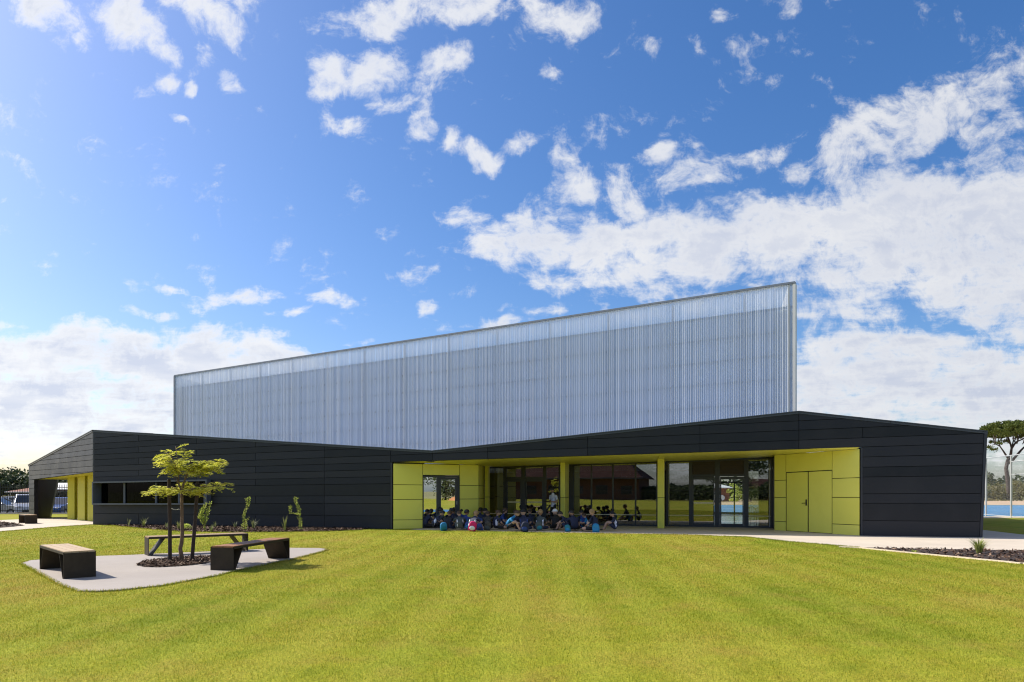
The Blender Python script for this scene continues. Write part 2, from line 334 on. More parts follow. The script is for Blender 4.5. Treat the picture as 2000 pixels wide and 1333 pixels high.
def m_blade():
    m = Mat('grass blade'); g = m.N('ShaderNodeNewGeometry'); pos = g.outputs['Position']; at = m.N('ShaderNodeAttribute', attribute_name='rnd')
    def nz(sc, det=5, ro=.6, st=(1, 1, 1), rot=0):
        mp = m.N('ShaderNodeMapping'); mp.inputs['Scale'].default_value = st; mp.inputs['Rotation'].default_value = (0, 0, R(rot)); m.L(pos, mp.inputs[0]); return m.noise(sc, det, ro, mp.outputs[0])
    big = nz(.28, 4, .6, (1, .6, 1)); mid = nz(1.4, 5, .65); sp_ = m.N('ShaderNodeTexWave'); sp_.inputs['Scale'].default_value = .34; sp_.inputs['Distortion'].default_value = 2.6; sp_.inputs['Detail'].default_value = 2; sp_.inputs['Detail Scale'].default_value = .7
    mpw = m.N('ShaderNodeMapping'); mpw.inputs['Rotation'].default_value = (0, 0, R(7)); mpw.inputs['Scale'].default_value = (1, .35, 1); m.L(pos, mpw.inputs[0]); m.L(mpw.outputs[0], sp_.inputs['Vector']); stripes = sp_.outputs['Fac']
    col = m.ramp(big, [(.36, (.212, .258, .018)), (.5, (.285, .298, .025)), (.66, (.345, .298, .048))])
    col = m.mix(col, (.34, .25, .07), m.ramp(mid, [(.48, (0, 0, 0)), (.8, (.7, .7, .7))]))
    col = m.mix(col, (.13, .20, .010), m.ramp(mid, [(.25, (.6, .6, .6)), (.46, (0, 0, 0))]))
    col = m.mix(col, (.40, .42, .06), m.ramp(stripes, [(.2, (0, 0, 0)), (.85, (.26, .26, .26))]))
    col = m.mix(col, m.ramp(at.outputs['Fac'], [(0, (.45, .62, .4)), (.35, (.8, .9, .7)), (.7, (1.15, 1.05, 1.1)), (1, (1.9, 1.5, 2.2))]), 1.0, 'MULTIPLY')
    m.color(col); m.set(rough=.6, spec=.2)
    tr = m.N('ShaderNodeBsdfTranslucent'); m.L(col, tr.inputs[0]); ms = m.N('ShaderNodeMixShader'); ms.inputs[0].default_value = .4
    m.L(m.b.outputs[0], ms.inputs[1]); m.L(tr.outputs[0], ms.inputs[2]); m.L(ms.outputs[0], m.out.inputs[0]); return m.m
M['blade'] = m_blade()
def m_mulch():
    m = Mat('bark mulch'); at = m.N('ShaderNodeAttribute', attribute_name='rnd')
    m.color(m.ramp(at.outputs['Fac'], [(0, (.022, .013, .010)), (.45, (.075, .042, .028)), (.8, (.16, .098, .066)), (1, (.38, .28, .20))])); m.set(rough=.9, spec=.2); return m.m
M['mulch'] = m_mulch(); M['soil'] = plain('mulch soil', (.035, .022, .017), .95, .4, 12)
def m_wood():
    m = Mat('bench timber'); co = m.coord('Object', (1, 14, 14)); n = m.noise(3, 6, .65, co); oi = m.N('ShaderNodeObjectInfo')
    c = m.ramp(n, [(.3, (.22, .125, .055)), (.7, (.40, .255, .125))]); c = m.mix(c, (.46, .34, .2), oi.outputs['Random'])
    m.color(c); m.set(rough=.6); m.bump(n, .2, .003); return m.m
M['wood'] = m_wood()
M['benchsteel'] = plain('bronze brown steel', (.040, .030, .019), .65, .2, 5, 0, .2)
M['bark'] = plain('tree bark', (.16, .10, .06), .9, .35, 9, bump=.6, bscale=30)
M['stake'] = plain('stake timber', (.045, .028, .020), .85, .3, 9)
M['darkbark'] = plain('dark bark', (.06, .045, .04), .95, .35, 3, bump=.5, bscale=10)
M['court'] = plain('blue court acrylic', (.05, .17, .31), .75, .12, .3)
M['line'] = plain('white line paint', (.75, .75, .73), .7)
M['sand'] = plain('sandy soil', (.42, .30, .19), .95, .25, .4)
M['orange'] = plain('orange earth', (.50, .22, .08), .95, .3, .3)
M['dry'] = plain('dry field', (.20, .19, .07), .95, .3, .05)
M['white'] = plain('white paint', (.75, .75, .74), .5, .05)
M['galv'] = plain('galvanised steel', (.50, .50, .47), .45, .1, 4, .3)
M['brick'] = plain('red brick wall', (.30, .13, .08), .9, .25, 2)
M['tile'] = plain('terracotta roof', (.26, .10, .06), .8, .25, 1.5)
M['whiteroof'] = plain('pale sheet roof', (.62, .62, .6), .5, .08, 1)
M['louvre'] = plain('brown louvre', (.045, .028, .018), .6)
M['floor'] = plain('pale interior floor', (.6, .6, .6), .12, .08, 1)
M['interior'] = plain('interior wall', (.10, .075, .055), .8, .15, 1)
M['terra'] = plain('terracotta interior wall', (.33, .12, .07), .8, .12, 1)
# ================================================================ SETTING PLANES
F = Plane(gnd(183, 1025.3), gnd(1920, 1050.7))              # long dark front wall
G = Plane(gnd(954, 1023.8), gnd(1510, 1031.9))              # glazing line inside the recess
D934 = gnd(934, 1030.0)
LW = Plane(F.xy(767), D934)                                 # lime wall, left of the recess
RT = Plane(D934, G.xy(946))
RW = Plane(gnd(1513, 1036.2), F.xy(1680))                   # lime wall, right of the recess
SW = Plane(gnd(183, 1025.3), gnd(57, 1012.7))               # left end wall
bn = Vector((-F.n.x, -F.n.y))                               # straight back from the front wall
FRc = Vector((0.415*31, 31.0)); kk = -659/1333; FLc = Vector((kk*56.0, 56.0))
GY = Plane(FLc, FRc)                                        # tall translucent wall
BRc = FRc+Vector((4.5, 14.3)); BLc = FLc+Vector((1.2, 15.0))
GT = CH+408/FPX*31.0                                        # top of the tall wall
GIRT = 1.083

# ================================================================ GROUND
def flat(name, poly, z, mat, kind='structure', thick=None):
    n = len(poly); vs = [(p[0], p[1], z) for p in poly]; fs = [tuple(range(n))]
    if thick:
        vs += [(p[0], p[1], z-thick) for p in poly]; fs += [(i, n+i, n+(i+1) % n, (i+1) % n) for i in range(n)]
    o = mesh(name, vs, fs, mat); o['kind'] = kind
    me = o.data; bm = bmesh.new(); bm.from_mesh(me)
    if bm.faces[:] and bm.faces[:][0].normal.z < 0: bmesh.ops.reverse_faces(bm, faces=bm.faces[:])
    bmesh.ops.triangulate(bm, faces=[f for f in bm.faces if len(f.verts) > 4]); bm.to_mesh(me); bm.free(); return o
flat('terrain', [(-1500, -1500), (1500, -1500), (1500, 1500), (-1500, 1500)], -0.5, M['dry'])
flat('lawn', [(-90, -64), (110, -64), (140, 110), (-12, 110), (-12, 46.6), (-90, 46.6)], 0.0, M['lawn'], thick=.45)
flat('car_park', [(-90, 47.0), (-12.4, 47.0), (-12.4, 75), (-90, 75)], -0.38, M['asphalt'])
flat('kerb', [(-90, 46.62), (-12.02, 46.62), (-12.02, 47.0), (-90, 47.0)], 0.06, M['kerb'], thick=.5)
gx = lambda a: [gnd(*q)[:2] for q in a]
# main path: runs in front of the building, into the recess and off to the right
path_front = gx([(825, 1036.3), (940, 1038.3), (1100, 1041.3), (1200, 1043), (1340, 1045), (1400, 1047.6), (1455, 1049.2), (1534, 1058), (1680, 1070.2)])
bed_top = gx([(1680, 1070.2), (1760, 1072), (1997, 1076.4)]); tail = [(30, 17.6)]
main_path = path_front+bed_top[1:]+[(33, 16.2)]+[(40, 24), tuple(gnd(1997, 1045)[:2])]+gx([(1920, 1036)])+[(14.0, 32), (10.0, 34), (-1.5, 34), tuple(gnd(900, 1030)[:2])]+[tuple(F.xy(800))]
path_poly = main_path
flat('path', main_path, 0.010, M['path'])
left_path = gx([(182, 1025.4), (128, 1028.6), (64, 1034), (0, 1039.4)])+[(-40, 25.5), (-47, 33)]+gx([(0, 1016.5), (35, 1015.2), (110, 1012), (190, 1012)])+[tuple(gnd(200, 1018)[:2])]
flat('path.001', left_path, 0.010, M['path'])
lbed = gx([(0, 1020), (30, 1024), (49, 1027), (24, 1030), (0, 1031.8)])+[(-40, 30.8), (-40, 32.5)]
flat('garden_bed', lbed, 0.018, M['soil'])
wall_bed = [tuple(F.xy(196))]+gx([(214, 1026.6), (289, 1034), (351, 1038.7), (450, 1040.6), (540, 1040), (640, 1038.6), (700, 1036)])+[tuple(F.xy(722))]
flat('garden_bed.001', wall_bed, 0.012, M['soil'])
right_bed = gx([(1680, 1070.6), (1760, 1072.4), (1997, 1076.8)])+[(33, 16.0), (33, 12.4)]+gx([(1997, 1102), (1960, 1098), (1850, 1087.5), (1760, 1079)])
flat('garden_bed.002', right_bed, 0.018, M['soil'])
edge = gx([(1640, 1069), (1680, 1071), (1760, 1079), (1850, 1087.5), (1960, 1098), (1997, 1102)])+[(33, 12.3)]
eb = MB()
for i in range(len(edge)-1):
    a, b = Vector(edge[i]), Vector(edge[i+1]); n = Vector((b-a).yx).normalized(); n = Vector((n.x, -n.y))*.07
    eb.hexa([(*a, -.05), (*b, -.05), (*(b+n), -.05), (*(a+n), -.05), (*a, .03), (*b, .03), (*(b+n), .03), (*(a+n), .03)])
o = eb.build('kerb.001', M['kerb']); o['kind'] = 'structure'
pad_px = [(41, 1102), (57, 1096.5), (188, 1088), (250, 1086), (471, 1076), (568, 1071.8), (625, 1072.2), (640, 1074.5), (632, 1078), (582, 1091), (461, 1116), (427.6, 1125), (313.6, 1146), (228, 1155), (190, 1157), (151, 1156.4), (114, 1142), (75, 1120)]
pad = gx(pad_px)
flat('paved_pad', pad, 0.022, M['pad'], thick=.1)
def ellipse_px():
    c = gnd(345, 1100); pts = gx([(266.5, 1106.5), (280, 1100), (342, 1092), (407.6, 1089.3), (428, 1091), (432, 1096), (399, 1103.6), (360, 1108), (313.6, 1110.7), (283, 1110.3)]); return pts
oval = ellipse_px()
flat('garden_bed.003', oval, 0.030, M['soil'])
court = [(6, 49.5), (tuple(gnd(1915, 1010.6)[:2])), (60, 38.5), (75, 74), (8, 78)]
flat('sports_court', court, 0.012, M['court'])
# white court markings: real painted strips
lb = MB()
for a, b in (((12, 53), (58, 43)), ((14, 62), (62, 55)), ((30, 47), (36, 75)), ((16, 72), (66, 68)), ((48, 45), (55, 73))):
    a, b = Vector(a), Vector(b); n = Vector(((b-a).y, -(b-a).x)).normalized()*.04
    lb.add([(*(a-n), .017), (*(b-n), .017), (*(b+n), .017), (*(a+n), .017)], [(0, 1, 2, 3)])
o = lb.build('court_marking', M['line']); o['kind'] = 'structure'
flat('kerb.002', [tuple(gnd(1900, 1012.5)[:2]), (62, 36.5), (62, 37.6), tuple(gnd(1900, 1009.6)[:2])], 0.03, M['kerb'], thick=.1)
flat('bare_ground', [(4, 79), (76, 75.5), (240, 60), (260, 118), (4, 118)], 0.014, M['sand'])

# ================================================================ SCHOOL BUILDING
school = empty('school_building', (F.xy(845).x, F.xy(845).y, 0), 0, 'low dark charcoal clad school building with a lime entrance recess, below the tall pale hall', 'building')
inv = Matrix.Translation(-school.location)
def sp(mb, name, mat, **k):                                  # a part of the school; world coordinates in, local out
    mb.v = [inv @ v for v in mb.v]; o = mb.build(name, mat, school); return o
def line(p0, p1): a = F.sz(*p0); b = F.sz(*p1); return a, b
rows = {'base': ((183, 1025.0), (1920, 1050.3)), 'm': ((185, 1003), (1685, 1017)), 'l': ((185, 984), (1685, 983.4)), 'k': ((185, 970.6), (1685, 965)),
        'j': ((185, 953), (1921, 929)), 'i': ((185, 942.5), (1921, 908.5)), 'h': ((185, 932.3), (1921, 887)), 'g': ((185, 921.6), (1921, 866)),
        'f': ((185, 910.9), (1921, 847)), 'e': ((185, 898.5), (1750, 832.7)), 'd': ((185, 888.6), (1645, 818.5)), 'c': ((185, 878.3), (500, 860)),
        'b': ((185, 867.1), (327, 858.9)), 'a': ((185, 856), (290, 848)), 'top': ((185, 838), (1700, 770))}
order = 'base m l k j i h g f e d c b a top'.split()
RL = {k: line(*v) for k, v in rows.items()}
def zr(k, s): (s0, z0), (s1, z1) = RL[k]; return z0+(z1-z0)*(s-s0)/(s1-s0)
par = [F.sz(183, 840), F.sz(845, 880.3), F.sz(1560, 803), F.sz(1928, 842)]
Rend = (F.sz(1921.5, 842), F.sz(1912.5, 1051))
def sF(px): return F.sz(px, 960)[0]
GAP = .009
def clad_board(poly, plane, tilt, thick=.028, lab=None):
    """one folded metal board: polygon in wall coordinates, its lower edge a little prouder than its top"""
    zs = [p[1] for p in poly]; z0, z1 = min(zs), max(zs)
    if z1-z0 < .03 or max(p[0] for p in poly)-min(p[0] for p in poly) < .05: return
    c = (sum(p[0] for p in poly)/len(poly), sum(zs)/len(poly))
    def ins(p):
        ds, dz = c[0]-p[0], c[1]-p[1]; return (p[0]+math.copysign(min(GAP, abs(ds)), ds), p[1]+math.copysign(min(GAP, abs(dz)), dz))
    P = [ins(p) for p in poly]; n = len(P); mb = MB()
    fr = [plane.w(p, thick+tilt*(1-(p[1]-z0)/max(z1-z0, .01))) for p in P]; bk = [plane.w(p, 0.0) for p in P]
    mb.add(fr+bk, [tuple(range(n)), tuple(range(2*n-1, n-1, -1))]+[(i, n+i, n+(i+1) % n, (i+1) % n) for i in range(n)])
    return sp(mb, 'board', M['clad'])
def front_section(pxs, r0, r1, cutwin=False, clips=()):
    for ri in range(order.index(r0), order.index(r1)):
        lo, hi = order[ri], order[ri+1]; xs = pxs[ri % 2] if isinstance(pxs, tuple) else pxs
        tl = random.uniform(.002, .016)
        for a, b in zip(xs[:-1], xs[1:]):
            segs = [(a, b)]
            if cutwin and lo in 'lkj':
                segs = [q for q in ((a, min(b, 189.0)), (max(a, 413.5), b)) if q[1]-q[0] > .8]
            for a2, b2 in segs:
                s0, s1 = sF(a2), sF(b2)
                poly = [(s0, zr(lo, s0)), (s1, zr(lo, s1)), (s1, zr(hi, s1)), (s0, zr(hi, s0))]
                for (ca, cb, kp) in clips: poly = clip(poly, ca, cb, kp) if poly else poly
                if len(poly) >= 3: clad_board(poly, F, tl+random.uniform(0, .003))
front_section(([183.5, 271.5, 500, 634, 763.5], [183.5, 385, 634, 763.5]), 'base', 'top', True, [(par[0], par[1], -1)])
front_section(([763.5, 845], [763.5, 845]), 'g', 'top', False, [(par[0], par[1], -1)])
front_section(([845, 953, 1148, 1367, 1560], [845, 953, 1148, 1367, 1560]), 'g', 'top', False, [(par[1], par[2], -1)])
front_section(([1560, 1684.5, 1924], [1560, 1924]), 'g', 'top', False, [(par[2], par[3], -1), (Rend[0], Rend[1], -1)])
front_section([1684.5, 1924], 'base', 'g', False, [(Rend[0], Rend[1], -1)])
# backing wall behind the joints
mb = MB()
def backing(polys, plane, off0=-.004, off1=-.16):
    for P in polys:
        n = len(P); a = [plane.w(p, off0) for p in P]; b = [plane.w(p, off1) for p in P]
        mb.add(a+b, [tuple(range(n)), tuple(range(2*n-1, n-1, -1))]+[(i, n+i, n+(i+1) % n, (i+1) % n) for i in range(n)])
sA, sB, sC, sD, sE, sW0, sW1 = sF(183.2), sF(845), sF(1560), sF(1684.5), sF(1912.5), sF(189), sF(413.5)
s763 = sF(764.5)
def zpar(s):
    for (s0, z0), (s1, z1) in zip(par[:-1], par[1:]):
        if s <= s1: return z0+(z1-z0)*(s-s0)/(s1-s0)-.03
    return par[-1][1]
backing([[(sA, 0), (s763, 0), (s763, zr('l', s763)), (sA, zr('l', sA))], [(sA, zr('l', sA)), (sW0, zr('l', sW0)), (sW0, zr('i', sW0)), (sA, zr('i', sA))],
         [(sW1, zr('l', sW1)), (s763, zr('l', s763)), (s763, zr('i', s763)), (sW1, zr('i', sW1))], [(sA, zr('i', sA)), (s763, zr('i', s763)), (s763, zpar(s763)), (sA, zpar(sA))],
         [(s763, zr('g', s763)), (sB, zr('g', sB)), (sB, zpar(sB)), (s763, zpar(s763))], [(sB, zr('g', sB)), (sC, zr('g', sC)), (sC, zpar(sC)), (sB, zpar(sB))],
         [(sC, zr('g', sC)), (sD, zr('g', sD)), (sD, zpar(sD)), (sC, zpar(sC))], [(sD, 0), (sE, 0), (sF(1921), zpar(sF(1921))), (sD, zpar(sD))]], F)
sp(mb, 'wall', M['backing'])
# coping along the roofline, folded metal lengths
def coping(plane, a, b, name='coping', h=.10):
    mb = MB(); (s0, z0), (s1, z1) = a, b
    for (o0, o1, dz0, dz1) in ((.075, -.25, -h*.35, .0), (.055, -.02, -h, -h*.42)):
        p = [plane.w((s0, z0+dz0), o0), plane.w((s1, z1+dz0), o0), plane.w((s1, z1+dz0), o1), plane.w((s0, z0+dz0), o1)]
        q = [plane.w((s0, z0+dz1), o0), plane.w((s1, z1+dz1), o0), plane.w((s1, z1+dz1), o1), plane.w((s0, z0+dz1), o1)]
        mb.hexa(p+q)
    return sp(mb, name, M['coping'])
def cut(a, b, t0, t1): return (a[0]+(b[0]-a[0])*t0, a[1]+(b[1]-a[1])*t0), (a[0]+(b[0]-a[0])*t1, a[1]+(b[1]-a[1])*t1)
for a, b, n in ((par[0], par[1], 3), (par[1], par[2], 3), (par[2], par[3], 2)):
    for i in range(n):
        p, q = cut(a, b, i/n, (i+1)/n); coping(F, (p[0]+.004, p[1]), (q[0]-.004, q[1]))
# leaning end trim on the right and the trims beside the recess
mb = MB(); a0, a1 = F.sz(1921.5, 845), F.sz(1912.5, 1051); b0, b1 = F.sz(1927.5, 845), F.sz(1917.8, 1051)
mb.hexa([F.w(a1, .05), F.w(b1, .05), F.w(b1, -.2), F.w(a1, -.2), F.w(a0, .05), F.w(b0, .05), F.w(b0, -.2), F.w(a0, -.2)]); sp(mb, 'corner_trim', M['frame'])
for x0, x1, r in ((763.7, 766.6, 'g'), (1680.6, 1684.2, 'g')):
    mb = MB(); s0, s1 = sF(x0), sF(x1)
    mb.hexa([F.w((s0, 0), .05), F.w((s1, 0), .05), F.w((s1, 0), -.3), F.w((s0, 0), -.3), F.w((s0, zr(r, s0)-.02), .05), F.w((s1, zr(r, s1)-.02), .05), F.w((s1, zr(r, s1)-.02), -.3), F.w((s0, zr(r, s0)-.02), -.3)])
    sp(mb, 'corner_trim', M['frame'])
# projecting strip window
def strip_window():
    s0, s1 = sF(190), sF(412.5); zb0, zb1, zt0, zt1 = zr('l', s0)-.05, zr('l', s1)-.05, zr('i', s0)+.02, zr('i', s1)+.02
    t = .065; mb = MB(); o0, o1 = .30, -.22
    def bar(A, B, C_, D_):
        mb.hexa([F.w(A, o0), F.w(B, o0), F.w(B, o1), F.w(A, o1), F.w(D_, o0), F.w(C_, o0), F.w(C_, o1), F.w(D_, o1)])
    bar((s0, zb0), (s1, zb1), (s1, zb1+t), (s0, zb0+t)); bar((s0, zt0-t), (s1, zt1-t), (s1, zt1), (s0, zt0))
    bar((s0, zb0+t), (s0+t, zb0+t), (s0+t, zt0-t), (s0, zt0-t)); bar((s1-t, zb1+t), (s1, zb1+t), (s1, zt1-t), (s1-t, zt1-t))
    fr = sp(mb, 'window_frame', M['windowframe'])
    xs = [192.5, 240, 302, 347, 397, 410.5]
    for i, (a, b) in enumerate(zip(xs[:-1], xs[1:])):
        p, q = sF(a), sF(b); mb2 = MB()
        mb2.hexa([F.w((p+.05, zb0+t), -.12), F.w((q, zb0+t), -.12), F.w((q, zb0+t), -.135), F.w((p+.05, zb0+t), -.135), F.w((p+.05, zt0-t), -.12), F.w((q, zt0-t+.02), -.12), F.w((q, zt0-t+.02), -.135), F.w((p+.05, zt0-t), -.135)])
        mb2.v = [inv @ v for v in mb2.v]; mb2.build('pane', M['dimglass'], fr)
        if i:
            mb3 = MB(); mb3.hexa([F.w((p-.03, zb0+t), -.06), F.w((p+.05, zb0+t), -.06), F.w((p+.05, zb0+t), -.2), F.w((p-.03, zb0+t), -.2), F.w((p-.03, zt0-t), -.06), F.w((p+.05, zt0-t), -.06), F.w((p+.05, zt0-t), -.2), F.w((p-.03, zt0-t), -.2)])
            mb3.v = [inv @ v for v in mb3.v]; mb3.build('mullion', M['windowframe'], fr)
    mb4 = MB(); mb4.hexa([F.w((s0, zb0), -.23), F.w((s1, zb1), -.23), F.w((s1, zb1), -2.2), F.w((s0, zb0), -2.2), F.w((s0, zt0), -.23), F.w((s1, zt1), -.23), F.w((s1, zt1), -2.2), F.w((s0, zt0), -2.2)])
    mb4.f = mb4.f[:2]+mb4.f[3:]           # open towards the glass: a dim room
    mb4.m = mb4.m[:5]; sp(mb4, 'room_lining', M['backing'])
M['windowframe'] = plain('grey window frame', (.10, .11, .13), .4, .1, 3); M['dimglass'] = m_glass('dim tinted pane', .0, (.25, .27, .3), 1.2)
M['fin'] = plain('lime fin', (.52, .48, .02), .5, .06, 1)  # deeper copy of the panel lime, undercroft shade put into its colour
strip_window()
# left end wall
zc = {k: zr(k, sF(183.5)) for k in order}
par_s = (SW.sz(183, 840), SW.sz(57, 908)); sof_s = (SW.sz(183, 921.6), SW.sz(68, 936.7)); sgn = -1
def sw_s(px): return SW.sz(px, 960)[0]
hi_side = clip([(0, 0), (1, 0), (1, 1)], par_s[0], par_s[1], 1)
def under(poly, L, want_below):
    mid = ((L[0][0]+L[1][0])/2, (L[0][1]+L[1][1])/2-5)
    kp = 1 if (L[1][0]-L[0][0])*(mid[1]-L[0][1])-(L[1][1]-L[0][1])*(mid[0]-L[0][0]) > 0 else -1
    return clip(poly, L[0], L[1], kp if want_below else -kp)
levels = [zc[k] for k in ('base', 'm', 'l', 'k', 'j', 'i', 'h', 'g', 'f', 'e', 'd', 'c', 'b', 'a')]+[zc['a']+.5]
for i in range(len(levels)-1):
    z0, z1 = levels[i], levels[i+1]; tl = random.uniform(.004, .016)
    xs = [182.8, 142, 57.5] if i % 2 else [182.8, 100, 57.5]
    for a, b in zip(xs[:-1], xs[1:]):
        s0, s1 = sorted((sw_s(a), sw_s(b))); poly = [(s0, z0), (s1, z0), (s1, z1), (s0, z1)]
        poly = under(poly, par_s, True)
        if poly: poly = under(poly, sof_s, False)
        if poly and len(poly) > 2: clad_board(poly, SW, tl)
    s0, s1 = sorted((sw_s(57.5), sw_s(68))); poly = under([(s0, z0), (s1, z0), (s1, z1), (s0, z1)], sof_s, True)
    if poly and len(poly) > 2: clad_board(poly, SW, tl)
mb = MB(); w0, w1, w2 = sw_s(183), sw_s(68), sw_s(57)
backing([[(w0, par_s[0][1]-.03), (w2, par_s[1][1]-.03), (w2, sof_s[1][1]-.03), (w1, sof_s[1][1]), (w0, sof_s[0][1])], [(w1, 0), (w2, 0), (w2, sof_s[1][1]-.03), (w1, sof_s[1][1]-.03)]], SW); sp(mb, 'wall', M['backing'])
coping(SW, par_s[0], par_s[1])
mb = MB(); mb.prism([F.w((sA, 0), .03), SW.w((0, 0), .03), F.w((sA+.05, 0), -.0)], (0, 0, 0), (0, 0, par[0][1]-.05)); sp(mb, 'corner_trim', M['coping'])
# open undercroft: splayed dark wall, lime soffit, lime fins
DWp = Plane(gnd(69, 1013.5), gnd(97, 1011.2)); mb = MB()
P = [DWp.p(69, 1013.5), DWp.p(97, 1011.4), DWp.p(112, 936.5), DWp.p(69, 938)]; mb.prism(P, (0, 0, 0), (-.3, .6, 0)); sp(mb, 'splayed_wall', M['clad'])
mb = MB(); a, b = SW.p(68, 936.7, -.02), SW.p(183, 921.6, -.02); bk = Vector((1.2, 7.5, 0)); mb.prism([a, b, b+bk, a+bk], (0, 0, 0.01), (0, 0, .12)); sp(mb, 'soffit', M['fin'])
for (xa, ya, xb, yb, yt) in ((129, 1015, 147.3, 1015.2, 930), (148.6, 1017, 167.3, 1017.6, 928), (168.2, 1018.2, 184, 1018.6, 925)):
    A, B = gnd(xa, ya), gnd(xb, yb); zt = CH+(HOR-yt)/FPX*A.y; mb = MB(); B = A.lerp(B, .90); t = Vector((.05, .16, 0)); mb.prism([A+Vector((.0, .12, 0)), A+Vector((.10, .0, 0)), B, B+t, A+t+Vector((0, .1, 0))], (0, 0, 0), (0, 0, zt)); sp(mb, 'fin', M['fin'])
mb = MB(); A, B = gnd(133, 1010.5), gnd(190, 1012); t = Vector((0, .2, 0)); mb.prism([A, B, B+t, A+t], (0, 0, 0), (0, 0, 2.6)); sp(mb, 'inner_wall', M['terra'])
# roof decks behind the parapets
def up(p, z): return Vector((p[0], p[1], z))
mb = MB(); back = bn*14.5
for (a, b) in ((par[1], par[2]), (par[2], par[3])):
    pa, pb = F.w(a, -.2), F.w(b, -.2); e = back if b is par[2] else None
    va = pa+Vector((back.x, back.y, 0)); vb = pb+Vector((back.x, back.y, 0)) if b is par[2] else Vector((pb.x+10.2, pb.y+15.6, pb.z))
    mb.prism([pa, pb, vb, va], (0, 0, -.35), (0, 0, -.12))
pa, pb, pc = F.w(par[0], -.2), F.w(par[1], -.2), SW.w(par_s[1], -.2); vb = pb+Vector((back.x, back.y, 0))
mb.prism([pa, pb, vb+Vector((-10, 3, 0)), Vector((pc.x+3, pc.y+8, pa.z-.4))], (0, 0, -.45), (0, 0, -.15)); mb.prism([pa, Vector((pc.x+3, pc.y+8, pa.z-.4)), pc], (0, 0, -.45), (0, 0, -.15)); sp(mb, 'roof', M['coping'])
# far right end wall, seen from the side only
e0 = F.xy(1917.5); e1 = e0+Vector((10.2, 15.6)); mb = MB(); t = Vector((-.2, .13))
mb.hexa([up(e0, 0), up(e1, 0), up(e1+t, 0), up(e0+t, 0), up(F.xy(1927)+Vector((0, 0)), 3.55), up(e1, 3.4), up(e1+t, 3.4), up(F.xy(1927)+t, 3.55)]); sp(mb, 'end_wall', M['clad'])

# ---- lime recess: soffit, side walls, blade columns
def soffit_panels():
    fr = [766.6, 953, 1148, 1290, 1432, 1570, 1680.4]
    fpt = [F.w((sF(x), zr('g', sF(x))+.01), -.02) for x in fr]
    bpt = [LW.p(925, 908.7, .0), G.p(958, 912.3, .06), G.p(1115, 907.6, .06), G.p(1282, 902.2, .06), G.p(1400, 898.4, .06), RW.p(1517, 889, .02), RW.p(1676, 877.3, .0)]
    for i in range(6):
        a, b, c, d = fpt[i], fpt[i+1], bpt[i+1], bpt[i]; cen = (a+b+c+d)/4; P = [p+(cen-p).normalized()*.012 for p in (a, b, c, d)]
        mb = MB(); mb.prism(P, (0, 0, 0), (0, 0, .03)); o = sp(mb, 'soffit_panel', M['yellow'])
    mb = MB()
    for i in range(6): mb.prism([fpt[i], fpt[i+1], bpt[i+1], bpt[i]], (0, 0, .05), (0, 0, .2))
    mb.prism([LW.p(925, 908.7), G.p(958, 912.3, .06), G.p(940, 912.8, -.2), LW.p(934, 908.9, -.3)], (0, 0, .03), (0, 0, .2))
    mb.prism([G.p(1400, 898.4, .1), RW.p(1517, 889, .02), RW.p(1512, 890, -1.8), G.p(1512, 894.6, -.3)], (0, 0, .03), (0, 0, .2))
    sp(mb, 'soffit_backing', M['yellow'])
soffit_panels()
def wall_panel(plane, x0, x1, t0, t1, b0, b1, name='panel', mat=None, off=.03, th=.03, gap=.011, parent=None):
    P = [plane.sz(x0, b0), plane.sz(x1, b1), plane.sz(x1, t1), plane.sz(x0, t0)]; c = (sum(p[0] for p in P)/4, sum(p[1] for p in P)/4)
    P = [(p[0]+math.copysign(gap, c[0]-p[0]), p[1]+math.copysign(gap, c[1]-p[1])) for p in P]; mb = MB()
    a = [plane.w(p, off) for p in P]; b = [plane.w(p, off-th) for p in P]
    mb.add(a+b, [(0, 1, 2, 3), (7, 6, 5, 4), (0, 4, 5, 1), (1, 5, 6, 2), (2, 6, 7, 3), (3, 7, 4, 0)]); mb.v = [inv @ v for v in mb.v]
    return mb.build(name, mat or M['yellow'], parent or school)
def lw(y0, y1, x): return y0+(y1-y0)*(x-768)/(934-768)
LWL = [(905.5, 908.6), (947, 948.9), (976.2, 974.9), (1016, 1014.3), (1034.0, 1030.0)]
for (xa, xb, ks) in ((767.4, 825.3, (0, 1, 2, 3)), (897.2, 934, (0, 1, 2, 3))):
    for k in ks:
        wall_panel(LW, xa, xb, lw(*LWL[k], xa), lw(*LWL[k], xb), lw(*LWL[k+1], xa), lw(*LWL[k+1], xb))
wall_panel(LW, 825.3, 897.2, lw(905.5, 908.6, 825.3), lw(905.5, 908.6, 897.2), 928.6, 929.2)
def rt(k): return lw(*LWL[k], 934)
for k in range(4):                                            # return face beside the glazing
    z = [RT.p(934, rt(k)).z, RT.p(934, rt(k+1)).z]; y2 = [HOR-(zz-CH)*FPX/RT.xy(945).y for zz in z]
    wall_panel(RT, 934.2, 945.2, rt(k), y2[0], rt(k+1), y2[1])
def rw(y0, y1, x):                                            # straight in the picture as on the wall
    return y0+(y1-y0)*(x-1513)/(1680-1513)
RWL = [(889.4, 876.8), (939, 933.3), (972, 972), (1018.5, 1026), (1036.2, 1047.0)]
for (xa, xb) in ((1513.3, 1535.8), (1626.4, 1679.8)):
    for k in range(4): wall_panel(RW, xa, xb, rw(*RWL[k], xa), rw(*RWL[k], xb), rw(*RWL[k+1], xa), rw(*RWL[k+1], xb))
wall_panel(RW, 1535.8, 1626.4, rw(889.4, 876.8, 1535.8), rw(889.4, 876.8, 1626.4), 923.2, 918.6)
